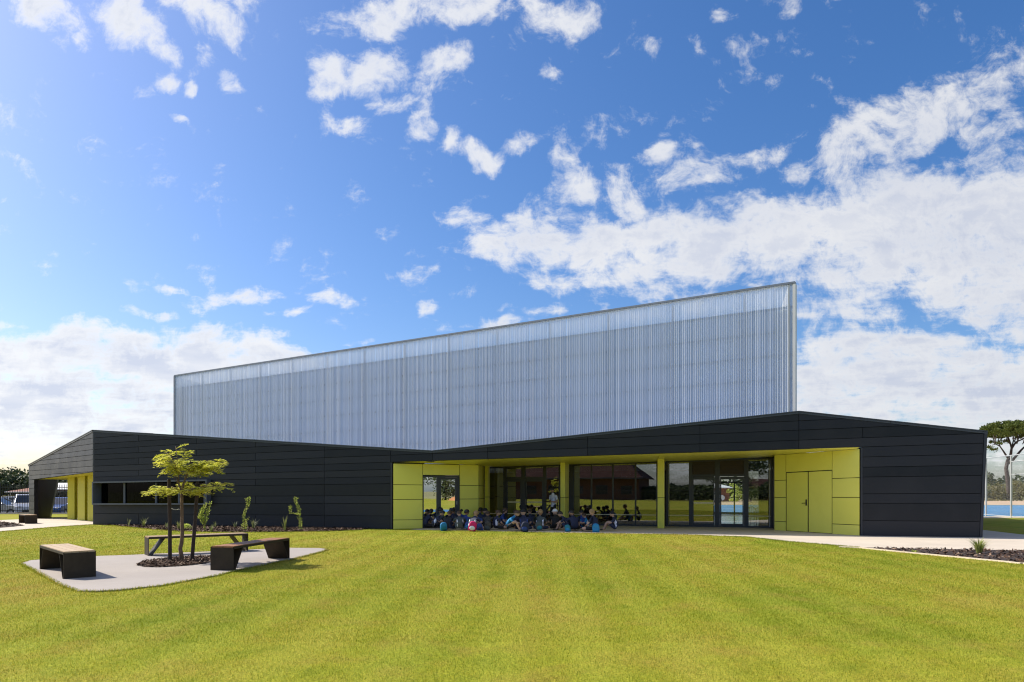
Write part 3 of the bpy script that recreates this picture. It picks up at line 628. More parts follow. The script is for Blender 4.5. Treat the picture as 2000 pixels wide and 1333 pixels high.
for xa, xb in ((1536.2, 1578.8), (1579.4, 1626.0)):
    d = wall_panel(RW, xa, xb, 923.4+(xa-1536)*-.051, 923.4+(xb-1536)*-.051, rw(1035.9, 1046.7, xa), rw(1035.9, 1046.7, xb), 'door', off=.018, gap=.019)
    if xa < 1540:
        mb = MB(); h0 = RW.p(1575.5, 983, .03); h1 = RW.p(1575.5, 983, .09); h2 = RW.p(1569.5, 983.4, .09); mb.tube([h0, h1, h2], .012, 6); q = [RW.p(1574.3, 976, .02), RW.p(1576.8, 976, .02), RW.p(1576.8, 988, .02), RW.p(1574.3, 988, .02)]
        mb.prism(q, (0, 0, 0), Vector((*RW.n, 0))*.012); mb.v = [inv @ v for v in mb.v]; mb.build('door_handle', M['black'], d)
mb = MB()
def bpoly(plane, pts, o0=-.002, o1=-.15):
    mb = MB()
    a = [plane.w(plane.sz(*p), o0) for p in pts]; b = [plane.w(plane.sz(*p), o1) for p in pts]; n = len(a)
    mb.add(a+b, [tuple(range(n)), tuple(range(2*n-1, n-1, -1))]+[(i, n+i, n+(i+1) % n, (i+1) % n) for i in range(n)])
    sp(mb, 'wall_backing', M['backing'])
bpoly(LW, [(767, 1034), (825.3, 1032.6), (825.3, 906), (767, 905)]); bpoly(LW, [(897.2, 1030.9), (934, 1030), (934, 908), (897.2, 908)]); bpoly(LW, [(825.3, 928.6), (897.2, 929.2), (897.2, 907), (825.3, 906)])
bpoly(RT, [(934, 1030), (945.4, 1023.9), (945.4, 912.6), (934, 908.6)]); bpoly(RW, [(1513, 1036.2), (1680, 1047), (1680, 877), (1513, 889.6)])
mb = MB(); A, B = RW.xy(1513), G.xy(1509.5); mb.hexa([up(A, 0), up(B, 0), up(B+Vector((.2, 0)), 0), up(A+Vector((.2, .05)), 0), up(A, 2.98), up(B, 2.98), up(B+Vector((.2, 0)), 2.98), up(A+Vector((.2, .05)), 2.98)]); sp(mb, 'return_wall', M['frame'])
def blade(x0, x1, ytop, ybase, depth):
    a = gnd(x0, ybase); pl = Plane(a, a+Vector((F.d.x, F.d.y, 0))); b = pl.xy(x1); ztop = CH+(HOR-ytop)/FPX*a.y+.03
    g = Vector((bn.x, bn.y, 0))*depth; A, B = up(a, 0), up(b, 0); zj = 1.285
    for z0, z1 in ((0.0, zj-.01), (zj+.01, ztop)):
        mb = MB(); mb.prism([A, B, B+g, A+g], (0, 0, z0), (0, 0, z1)); sp(mb, 'column', M['yellow'])
    mb = MB(); i = Vector((F.d.x, F.d.y, 0))*.012; j = g.normalized()*.012; mb.prism([A+i+j, B-i+j, B-i+g-j, A+i+g-j], (0, 0, zj-.01), (0, 0, zj+.01)); sp(mb, 'joint', M['backing'])
blade(1094.6, 1103.6, 905.2, 1029.6, 1.02); blade(1284.3, 1297.2, 897.8, 1032.5, .98); blade(947.0, 952.6, 910.8, 1025.6, .32)

# ---- glazing
def gbar(plane, x0, x1, y0, y1, off0=.05, off1=-.06, name='frame', parent=None, mat=None, y1b=None, y0b=None):
    """bar between columns x0,x1 and rows y0 (top), y1 (bottom)"""
    A = plane.sz(x0, y1); B = plane.sz(x1, y1b if y1b is not None else y1); C_ = plane.sz(x1, y0b if y0b is not None else y0); D_ = plane.sz(x0, y0)
    mb = MB(); mb.hexa([plane.w(A, off0), plane.w(B, off0), plane.w(B, off1), plane.w(A, off1), plane.w(D_, off0), plane.w(C_, off0), plane.w(C_, off1), plane.w(D_, off1)])
    mb.v = [inv @ v for v in mb.v]; return mb.build(name, mat or M['frame'], parent or school)
def gt(x): return 912.7+(894.6-912.7)*(x-954)/(1508-954)
def gb(x): return 1023.8+(1031.8-1023.8)*(x-954)/(1508-954)
def gz(x, z): return HOR-(z-CH)*FPX/G.xy(x).y
def bay(x0, x1, posts, doors, transom_z, name='window'):
    """posts: (x0,x1) columns; doors: list of (x0,x1); panes fill what is left"""
    w = empty(name, (0, 0, 0)); w.parent = school; w.location = (0, 0, 0)
    gbar(G, x0, x1, gt(x0), gt(x0)+3.0, y0b=gt(x1), y1b=gt(x1)+3.0, parent=w); gbar(G, x0, x1, gb(x0)-3.2, gb(x0), y0b=gb(x1)-3.2, y1b=gb(x1), parent=w)
    ps = sorted(posts)
    for a, b in ps: gbar(G, a, b, gt((a+b)/2)+2.5, gb((a+b)/2)-2.5, off0=.045, name='mullion', parent=w)
    gaps = [(p[1], q[0]) for p, q in zip(ps[:-1], ps[1:])]
    for a, b in gaps:
        isd = any(abs((a+b)/2-(d[0]+d[1])/2) < 6 for d in doors)
        if isd:
            zt = transom_z+.1
            gbar(G, a, b, gz(a, zt), gz(a, zt-.09), y0b=gz(b, zt), y1b=gz(b, zt-.09), off0=.044, name='transom', parent=w)
            if x0 > 1290:
                gbar(G, a, b, gt(a)+2.8, gz(a, zt)-.1, y0b=gt(b)+2.8, y1b=gz(b, zt)-.1, off0=-.035, off1=-.045, name='louvre_backing', parent=w, mat=M['louvre'])
                nsl = 7; z_hi = min(G.p(a, gt(a)+2.8).z, G.p(b, gt(b)+2.8).z)
                for q in range(nsl):
                    zz0 = zt+.02+(z_hi-zt-.04)*q/nsl; zz1 = zz0+(z_hi-zt)/nsl*.62; gbar(G, a, b, gz(a, zz1), gz(a, zz0), y0b=gz(b, zz1), y1b=gz(b, zz0), off0=-.008, off1=-.03, name='slat', parent=w, mat=M['louvre'])
            else: gbar(G, a, b, gt(a)+2.8, gz(a, zt)-.1, y0b=gt(b)+2.8, y1b=gz(b, zt)-.1, off0=-.005, off1=-.02, name='pane', parent=w, mat=M['glass'])
            st = (b-a)*.055; d = gbar(G, a+.3, a+.3+st, gz(a, zt-.10), gb(a)-.6, off0=.03, off1=-.03, name='door', parent=school)
            gbar(G, b-.3-st, b-.3, gz(b, zt-.10), gb(b)-.6, off0=.03, off1=-.03, name='stile', parent=d)
            gbar(G, a+.3+st, b-.3-st, gz(a, zt-.10), gz(a, zt-.22), y0b=gz(b, zt-.10), y1b=gz(b, zt-.22), off0=.028, off1=-.028, name='rail', parent=d)
            gbar(G, a+.3+st, b-.3-st, gz(a, .16), gz(a, .02), y0b=gz(b, .16), y1b=gz(b, .02), off0=.028, off1=-.028, name='rail', parent=d)
            clearit = 1404 < (a+b)/2 < 1455
            gbar(G, a+.3+st, b-.3-st, gz(a, zt-.22), gz(a, .16), y0b=gz(b, zt-.22), y1b=gz(b, .16), off0=.0, off1=-.012, name='pane', parent=d, mat=M['clear'] if clearit else M['glass'])
            if not clearit: gbar(G, a+.3+st, b-.3-st, gz(a, 1.075), gz(a, 1.015), y0b=gz(b, 1.075), y1b=gz(b, 1.015), off0=.012, off1=.004, name='safety_strip', parent=d, mat=M['cream'])
            side = b-.3-st*.6 if (a+b)/2 < 1010 or (a+b)/2 > 1300 else a+.3+st*.6
            mb = MB(); h = G.p(side, gz(side, 1.18), .07); h2 = G.p(side, gz(side, .92), .07); mb.tube([h, h2], .014, 6); mb.tube([h2, h2-Vector((*G.n, 0))*.06], .01, 6); mb.tube([h, h-Vector((*G.n, 0))*.06], .01, 6); mb.v = [inv @ v for v in mb.v]; mb.build('door_handle', M['galv'], d)
        else:
            gbar(G, a, b, gt(a)+2.8, gb(a)-2.9, y0b=gt(b)+2.8, y1b=gb(b)-2.9, off0=.0, off1=-.014, name='pane', parent=w, mat=M['glass'])
        gbar(G, a+.5, b-.5, gz(a, .515), gz(a, .485), y0b=gz(b, .515), y1b=gz(b, .485), off0=.016, off1=.008, name='safety_strip', parent=w, mat=M['cream'])
    return w
M['cream'] = plain('cream strip', (.78, .72, .50), .5, .05)
bay(953.5, 1094, [(953.5, 955.5), (983.5, 989.5), (1018.5, 1026.5), (1061, 1067), (1091.5, 1093.5)], [(989.5, 1018.5), (1026.5, 1061)], 2.12)
bay(1112.5, 1284, [(1112.5, 1121), (1154, 1156.5), (1195.6, 1198.6), (1240, 1242.8), (1282, 1284)], [], 0)
bay(1300.5, 1509, [(1300.5, 1305), (1345.5, 1352), (1396, 1406), (1453, 1462), (1505.5, 1509)], [(1352, 1396), (1406, 1453)], 2.18)
mb = MB(); mb.tube([G.p(1503, gz(1503, 2.7), .09), G.p(1503, gz(1503, .05), .09)], .012, 6); sp(mb, 'pipe', M['galv'])
# glazed door in the lime wall
def lwp(x0, x1, y0, y1, name, parent, mat=None, o0=.05, o1=-.05): return gbar(LW, x0, x1, y0, y1, off0=o0, off1=o1, name=name, parent=parent, mat=mat)
lg = empty('window', (0, 0, 0)); lg.parent = school
lwp(825.8, 896.8, 929.6, 932.6, 'frame', lg); lwp(825.8, 827.0, 932.6, 1031.6, 'frame', lg); lwp(852.8, 856.5, 932.6, 1031.2, 'mullion', lg); lwp(893.8, 896.8, 932.6, 1030.6, 'frame', lg)
lwp(827.0, 852.8, 1027.2, 1031.2, 'frame', lg); lwp(827.0, 852.8, 932.6, 1027.2, 'pane', lg, M['mirror'], .0, -.012)
ld = lwp(856.5, 861.0, 932.8, 1030.8, 'door', school, None, .03, -.03); lwp(888.8, 893.6, 932.8, 1030.4, 'stile', ld, None, .03, -.03)
lwp(861.0, 888.8, 932.8, 937.2, 'rail', ld, None, .028, -.028); lwp(861.0, 888.8, 1025.5, 1030.6, 'rail', ld, None, .028, -.028); lwp(861.0, 888.8, 937.2, 1025.5, 'pane', ld, M['mirror'], .0, -.012)
mb = MB(); mb.tube([LW.p(891.3, 979, .07), LW.p(891.3, 986, .07)], .014, 6); mb.v = [inv @ v for v in mb.v]; mb.build('door_handle', M['galv'], ld)

# ---- rooms behind the glazing
mb = MB()
fl = [G.xy(947), G.xy(1510), RW.xy(1513)+Vector((.3, .3)), Vector((13.0, 31.2)), BRc, BLc, FLc, Vector((-4, 41.2))]
mb.prism([up(p, 0) for p in fl], (0, 0, .0), (0, 0, .016)); sp(mb, 'interior_floor', M['floor'])
mb = MB()
def iw(a, b, z0, z1, t=.15):
    a, b = Vector(a), Vector(b); n = Vector(((b-a).y, -(b-a).x)).normalized()*t
    mb.hexa([up(a, z0), up(b, z0), up(b+n, z0), up(a+n, z0), up(a, z1), up(b, z1), up(b+n, z1), up(a+n, z1)])
iw(G.xy(1511), FRc, 0, 3.1); iw(G.xy(946)+Vector((0, .1)), Vector((-4, 41.0)), 0, 3.1); iw(BRc, FRc, 0, 3.0)
door_c = Vector((15.25, 46.6)); gd = (FLc-FRc).normalized(); 
def bw(t): return BRc+(BLc-BRc).normalized()*t
tdoor = (door_c-BRc).length
sp(mb, 'interior_wall', M['interior'])
mb = MB(); iw(BRc, bw(tdoor-1.6), 0, 3.0); iw(bw(tdoor+1.5), BLc, 0, 3.0); iw(FLc, BLc, 0, 3.0); sp(mb, 'interior_wall', M['interior'])
mb = MB(); iw(BRc+(BLc-BRc).normalized()*.4, BLc, 3.0, GT-1.2, .2); iw(BRc+Vector((-.5, 0)), FRc+Vector((-.9, 1.2)), 3.02, GT-1.2, .1); iw(FLc+Vector((.4, 0)), BLc+Vector((.4, 0)), 3.02, GT-1.2, .1); sp(mb, 'interior_wall', M['terra'])
# back doors of the hall, seen through the front door
def bbar(t0, t1, z0, z1, mat='frame', nm='frame', par=None, th=.08):
    mb = MB(); a, b = bw(t0), bw(t1); n = Vector(((b-a).y, -(b-a).x)).normalized()*th
    mb.hexa([up(a, z0), up(b, z0), up(b+n, z0), up(a+n, z0), up(a, z1), up(b, z1), up(b+n, z1), up(a+n, z1)]); mb.v = [inv @ v for v in mb.v]; return mb.build(nm, M[mat], par or school)
bd = bbar(tdoor-1.6, tdoor+1.5, 2.9, 3.0, nm='frame')
for t0 in (-1.6, 0.02, 1.42): bbar(tdoor+t0, tdoor+t0+.08, .02, 2.9, nm='mullion', par=bd)
bbar(tdoor-1.52, tdoor+1.42, 2.1, 2.2, nm='transom', par=bd); bbar(tdoor-1.52, tdoor+1.42, .02, .12, nm='rail', par=bd)
bbar(tdoor-1.52, tdoor+1.42, .12, 2.1, mat='clear', nm='pane', par=bd, th=.01)
# ceiling over the foyer
mb = MB(); mb.prism([up(G.xy(947), 0), up(G.xy(1510), 0), up(FRc, 0), up(Vector((-4, 41.2)), 0)], (0, 0, 3.12), (0, 0, 3.2)); sp(mb, 'ceiling', M['interior'])

# ================================================================ TALL TRANSLUCENT HALL
M['frame2'] = plain('grey flashing', (.16, .19, .24), .6)
hall = empty('sports_hall', (FRc.x, FRc.y, 0), 0, 'tall sports hall wrapped in ribbed translucent polycarbonate rising behind the dark roofline', 'building')
hinv = Matrix.Translation(-hall.location)
def hp(mb, name, mat): mb.v = [hinv @ v for v in mb.v]; return mb.build(name, mat, hall)
glen = (FRc-FLc).length; NP = 41; pw = glen/NP; HB = 2.6
def rib_mesh(seed):
    r = random.Random(seed); vs, fs, rn = [], [], []; x = 0.0; prof = [(0.0, 0.0)]; cols = []
    while x < pw-.13:
        a = r.uniform(.045, .07); 
        d = r.choice([.022, .030, .030, .038]); c = r.random()
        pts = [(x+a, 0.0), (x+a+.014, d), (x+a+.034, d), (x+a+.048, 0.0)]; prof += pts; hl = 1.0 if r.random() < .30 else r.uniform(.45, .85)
        base = r.uniform(.15, .6); cols += [base, base*.6, hl, base*.8]; x += a+.048  # glint on rib crests and darker flanks put into the face tones
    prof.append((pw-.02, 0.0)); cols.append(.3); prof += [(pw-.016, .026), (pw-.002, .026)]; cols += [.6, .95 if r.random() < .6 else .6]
    for (px, py) in prof: vs += [(px, -py, HB), (px, -py, GT-.05)]
    for i in range(len(prof)-1): fs.append((2*i, 2*i+2, 2*i+3, 2*i+1))
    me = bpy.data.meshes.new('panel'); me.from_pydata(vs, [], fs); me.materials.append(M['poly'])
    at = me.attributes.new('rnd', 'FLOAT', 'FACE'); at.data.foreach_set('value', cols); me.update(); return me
ribs = [rib_mesh(s) for s in range(9)]
rzg = math.atan2(GY.d.y, GY.d.x)
for i in range(NP):
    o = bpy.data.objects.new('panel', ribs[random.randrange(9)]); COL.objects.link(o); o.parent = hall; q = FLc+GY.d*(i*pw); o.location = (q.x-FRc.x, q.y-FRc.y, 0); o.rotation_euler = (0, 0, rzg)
# lining and girts behind the sheets
def slab(a, b, z0, z1, o0, o1, name, mat):
    mb = MB(); mb.hexa([GY.w((a, z0), o0), GY.w((b, z0), o0), GY.w((b, z0), o1), GY.w((a, z0), o1), GY.w((a, z1), o0), GY.w((b, z1), o0), GY.w((b, z1), o1), GY.w((a, z1), o1)]); return hp(mb, name, mat)
slab(1.35, glen-.9, 2.9, GT-GIRT, -.30, -.4, 'lining', M['sarking'])
slab(glen-.95, glen-.15, 2.9, GT-GIRT, -.75, -.9, 'lining', M['sarking'])
slab(.0, glen, 2.7, 3.0, -.2, -.5, 'beam', M['interior'])
for k in range(7):
    z = GT-GIRT*(k+1); slab(.05, glen-.05, z-.05, z+.05, -.025, -.13, 'girt', M['girt'])
for i in range(0, NP+1, 3): slab(min(i*pw, glen-.1), min(i*pw, glen-.1)+.08, 2.9, GT-.2, -.14, -.24, 'stud', M['girt'])
slab(.0, glen, GT-.05, GT+.04, .07, -.3, 'coping', M['frame2'])
slab(-.06, .10, HB, GT-.06, .06, -.3, 'corner_trim', M['frame2']); slab(glen-.10, glen+.02, HB, GT-.06, .06, -.3, 'corner_trim', M['copeside'] if 'copeside' in M else M['whiteroof'])
mb = MB(); mb.prism([up(p, 0) for p in (FLc+Vector((.2, .5)), FRc+Vector((0, .5)), BRc, BLc)], (0, 0, GT-GIRT-.1), (0, 0, GT-GIRT)); hp(mb, 'roof', M['whiteroof'])
for a, b, nm in ((FRc, BRc, 'side_wall'), (BLc, FLc, 'side_wall'), (BRc, BLc, 'rear_wall')):
    mb = MB(); n = Vector(((b-a).y, -(b-a).x)).normalized()*.06; a2, b2 = a-n*5, b-n*5
    mb.hexa([up(a2, 3.1), up(b2, 3.1), up(b2+n, 3.1), up(a2+n, 3.1), up(a2, GT-.1), up(b2, GT-.1), up(b2+n, GT-.1), up(a2+n, GT-.1)]); hp(mb, nm, M['polyflat'] if 'polyflat' in M else M['whiteroof'])
# ================================================================ BENCHES
def bench(a, b, w, h, name_label, planks=4, group='timber topped benches', woodm='wood'):
    """a: near end, front corner; b: far end, front corner; w: signed vector across"""
    a, b, w = Vector(a[:2]), Vector(b[:2]), Vector(w); L = (b-a).length; rz = math.atan2((b-a).y, (b-a).x)
    root = empty('bench', (a.x, a.y, .022 if L > 1.8 else .01), rz, name_label, 'bench', group)
    wl = w.length; sg = 1 if (b-a).x*w.y-(b-a).y*w.x > 0 else -1; y0, y1 = (0, wl) if sg > 0 else (-wl, 0); t = .012
    def m(mb, nm, mt): return mb.build(nm, M[mt], root)
    for sx, s in ((0, 1), (L, -1)):
        mb = MB(); x0, x1 = sorted((sx, sx+s*t)); mb.box(x0, x1, y0, y1, 0, h-.03); m(mb, 'end_plate', 'benchsteel')
        lx = .30 if L > 1.8 else .2; xb, xt = sx+s*.06, sx+s*(.06+lx)
        mb = MB(); mb.hexa([(xb, y0, 0), (xb+s*.014, y0, 0), (xb+s*.014, y1, 0), (xb, y1, 0), (xt, y0, h-.035), (xt+s*.014, y0, h-.035), (xt+s*.014, y1, h-.035), (xt, y1, h-.035)] if s > 0 else
                           [(xb+s*.014, y0, 0), (xb, y0, 0), (xb, y1, 0), (xb+s*.014, y1, 0), (xt+s*.014, y0, h-.035), (xt, y0, h-.035), (xt, y1, h-.035), (xt+s*.014, y1, h-.035)]); m(mb, 'brace_plate', 'benchsteel')
    mb = MB(); mb.box(0, L, y0, y0+.012, h-.055, h-.012); mb.box(0, L, y1-.012, y1, h-.055, h-.012); m(mb, 'edge_rail', 'benchsteel')
    pwid = (y1-y0-.024)/planks
    for k in range(planks):
        mb = MB(); ya = y0+.012+k*pwid+.003; mb.box(.013, L-.013, ya, ya+pwid-.006, h-.03, h+random.uniform(0, .002)); o = m(mb, 'plank', woodm)
    return root
M['redwood'] = plain('reddish brown timber', (.27, .115, .035), .55, .3, 12)
gA = [gnd(124.5, 1134.2), gnd(187.5, 1129), gnd(78, 1114)]
bench(gA[1], gA[1]+(gA[2]-gA[0]), ((gA[0]-gA[1]).x, (gA[0]-gA[1]).y), .475, 'bench with timber top and dark steel ends, leftmost on the round paved pad')
gB = [gnd(411, 1116.3), gnd(454.6, 1117.3)]; dB = Vector((.30, 2.52, 0)).normalized()*2.45
bench(gB[0], gB[0]+dB, ((gB[1]-gB[0]).x, (gB[1]-gB[0]).y), .465, 'bench with reddish brown timber top and wedge ends, right of the staked tree', woodm='redwood')
gC = gnd(290, 1088.2); dC = Vector((1.77, 1.40, 0)).normalized()*2.3; wC = Vector((-.62, .78))*.48
bench(gC, gC+dC, wC, .45, 'bench behind the staked tree with open slanted steel legs at the lawn edge')
gD = gnd(49.5, 1024); bench(gD, gD+Vector((-1.0, .95, 0)), (.48, .0), .42, 'small dark bench on the path by the car park fence', 3)

# ================================================================ GRASS
def blades(name, pts, hgt, wid, mat, lean=.6, kind='stuff', parent=None):
    n = len(pts); ang = rng.uniform(0, 2*math.pi, n); ln = rng.uniform(.1, lean, n); la = rng.uniform(0, 2*math.pi, n); h = hgt*rng.uniform(.55, 1.25, n); w = wid*rng.uniform(.6, 1.3, n)
    P = np.asarray(pts, dtype=float); dx, dy = np.cos(ang)*w/2, np.sin(ang)*w/2
    V = np.empty((n, 3, 3)); V[:, 0, 0] = P[:, 0]-dx; V[:, 0, 1] = P[:, 1]-dy; V[:, 0, 2] = P[:, 2]; V[:, 1, 0] = P[:, 0]+dx; V[:, 1, 1] = P[:, 1]+dy; V[:, 1, 2] = P[:, 2]
    V[:, 2, 0] = P[:, 0]+np.cos(la)*h*ln; V[:, 2, 1] = P[:, 1]+np.sin(la)*h*ln; V[:, 2, 2] = P[:, 2]+h*np.sqrt(1-np.minimum(ln, .95)**2)
    me = bpy.data.meshes.new(name); me.vertices.add(3*n); me.loops.add(3*n); me.polygons.add(n)
    me.vertices.foreach_set('co', V.ravel()); me.loops.foreach_set('vertex_index', np.arange(3*n, dtype=np.int32)); me.polygons.foreach_set('loop_start', np.arange(0, 3*n, 3, dtype=np.int32))
    me.update(); me.validate(); me.materials.append(mat)
    at = me.attributes.new('rnd', 'FLOAT', 'FACE'); at.data.foreach_set('value', rng.uniform(0, 1, n).astype(np.float32))
    o = link(bpy.data.objects.new(name, me), parent)
    if kind: o['kind'] = kind
    return o
polys_off = [path_poly, left_path, wall_bed, right_bed, pad, edge+right_bed[:3]]
def inside_np(poly, x, y):
    c = np.zeros(len(x), bool); j = len(poly)-1
    for i in range(len(poly)):
        xi, yi, xj, yj = poly[i][0], poly[i][1], poly[j][0], poly[j][1]
        if yi != yj: c ^= ((yi > y) != (yj > y)) & (x < (xj-xi)*(y-yi)/(yj-yi)+xi)
        j = i
    return c
FL_ = lambda x, y: ((x-F.a.x)*F.n.x+(y-F.a.y)*F.n.y)     # in front of the building when positive
def lawn_points(n, y0, y1):
    y = y0+(y1-y0)*rng.uniform(0, 1, n); x = rng.uniform(-1, 1, n)*(y*.80+1.2)
    k = np.ones(n, bool)
    for p in polys_off: k &= ~inside_np(p, x, y)
    k &= (FL_(x, y) > .1) | (x < F.a.x); x, y = x[k], y[k]; return np.stack([x, y, np.zeros(len(x))-.004], 1)
bands = [(4.6, 7.0, 150000, .026, .0045), (7.0, 10.0, 210000, .026, .006), (10.0, 14.0, 210000, .028, .009), (14.0, 20.0, 200000, .03, .014), (20.0, 31.0, 170000, .03, .022)]
gp = [lawn_points(n, a, b) for (a, b, n, h, w) in bands]
H = np.concatenate([np.full(len(p), b[3]) for p, b in zip(gp, bands)]); Wd = np.concatenate([np.full(len(p), b[4]) for p, b in zip(gp, bands)]); AP = np.concatenate(gp)
blades('lawn_grass', AP, H, Wd, M['blade'], .85)
# ragged grass along the edges of the pad, beds and paths
def edge_points(poly, n, jit, closed=True):
    out = []; m = len(poly)
    segs = [(Vector(poly[i][:2]), Vector(poly[(i+1) % m][:2])) for i in range(m if closed else m-1)]; tot = sum((b-a).length for a, b in segs)
    for a, b in segs:
        for _ in range(int(n*(b-a).length/tot)):
            p = a.lerp(b, random.random()); out.append((p.x+random.gauss(0, jit), p.y+random.gauss(0, jit), .0))
    return out
ep = edge_points(pad, 9000, .022)+edge_points(path_front, 7000, .03, False)+edge_points(gx([(182, 1025.4), (128, 1028.6), (64, 1034), (0, 1039.4)]), 2500, .03, False)+edge_points(wall_bed[1:-1], 4000, .03, False)
blades('edge_grass', ep, .045, .012, M['blade'], .7)

# mulch chips: real flakes strewn over each bed
def chips(name, poly, n, size, z):
    xs = [p[0] for p in poly]; ys = [p[1] for p in poly]; X = rng.uniform(min(xs), max(xs), n*6); Yv = rng.uniform(min(ys), max(ys), n*6); k = inside_np(poly, X, Yv); X, Yv = X[k][:n], Yv[k][:n]; n = len(X)
    V = np.empty((n, 4, 3)); a = rng.uniform(0, 2*math.pi, n); l = size*rng.uniform(.5, 1.4, n); w = l*rng.uniform(.25, .5, n); t1 = rng.normal(0, .45, n); t2 = rng.normal(0, .45, n); zc_ = z+rng.uniform(.004, .035, n)
    for i, (u, v) in enumerate(((-1, -1), (1, -.6), (.8, 1), (-1, .7))):
        V[:, i, 0] = X+np.cos(a)*u*l/2-np.sin(a)*v*w/2; V[:, i, 1] = Yv+np.sin(a)*u*l/2+np.cos(a)*v*w/2; V[:, i, 2] = zc_+np.sin(t1)*u*l/2+np.sin(t2)*v*w/2
    me = bpy.data.meshes.new(name); me.vertices.add(4*n); me.loops.add(4*n); me.polygons.add(n); me.vertices.foreach_set('co', V.ravel()); me.loops.foreach_set('vertex_index', np.arange(4*n, dtype=np.int32)); me.polygons.foreach_set('loop_start', np.arange(0, 4*n, 4, dtype=np.int32))
    me.update(); me.validate(); me.materials.append(M['mulch']); at = me.attributes.new('rnd', 'FLOAT', 'FACE'); at.data.foreach_set('value', (rng.uniform(0, 1, n)**1.3).astype(np.float32))
    o = link(bpy.data.objects.new(name, me)); o['kind'] = 'stuff'; return o
chips('bark_mulch', wall_bed, 14000, .09, .012); chips('bark_mulch', right_bed, 9000, .075, .018); chips('bark_mulch', oval, 3500, .055, .03); chips('bark_mulch', lbed, 4000, .11, .018)

# ================================================================ STAKED TREE
M['leaf'] = leafmat('feathery leaf', (.36, .42, .03), (.54, .54, .05), (.72, .68, .12), .5)
M['leafdark'] = leafmat('dark leaf', (.022, .042, .018), (.05, .075, .025), (.09, .11, .035), .2)
M['leafmid'] = leafmat('mid green leaf', (.06, .10, .02), (.11, .15, .03), (.18, .2, .05), .3)
M['leafolive'] = leafmat('olive leaf', (.10, .10, .035), (.17, .15, .05), (.24, .21, .08), .3)
M['leafpine'] = leafmat('pine needle', (.045, .075, .018), (.085, .12, .02), (.15, .17, .03), .25)
M['leaflime'] = leafmat('lime shrub leaf', (.30, .42, .05), (.46, .54, .09), (.66, .68, .2), .45)
def vfaces(name, V, mat, parent, quad=True):
    V = np.asarray(V, dtype=float); n, k = V.shape[0], V.shape[1]
    me = bpy.data.meshes.new(name); me.vertices.add(k*n); me.loops.add(k*n); me.polygons.add(n); me.vertices.foreach_set('co', V.ravel()); me.loops.foreach_set('vertex_index', np.arange(k*n, dtype=np.int32)); me.polygons.foreach_set('loop_start', np.arange(0, k*n, k, dtype=np.int32))
    me.update(); me.validate(); me.materials.append(mat); at = me.attributes.new('rnd', 'FLOAT', 'FACE'); at.data.foreach_set('value', (rng.uniform(0, 1, n)**1.5).astype(np.float32)); return link(bpy.data.objects.new(name, me), parent)
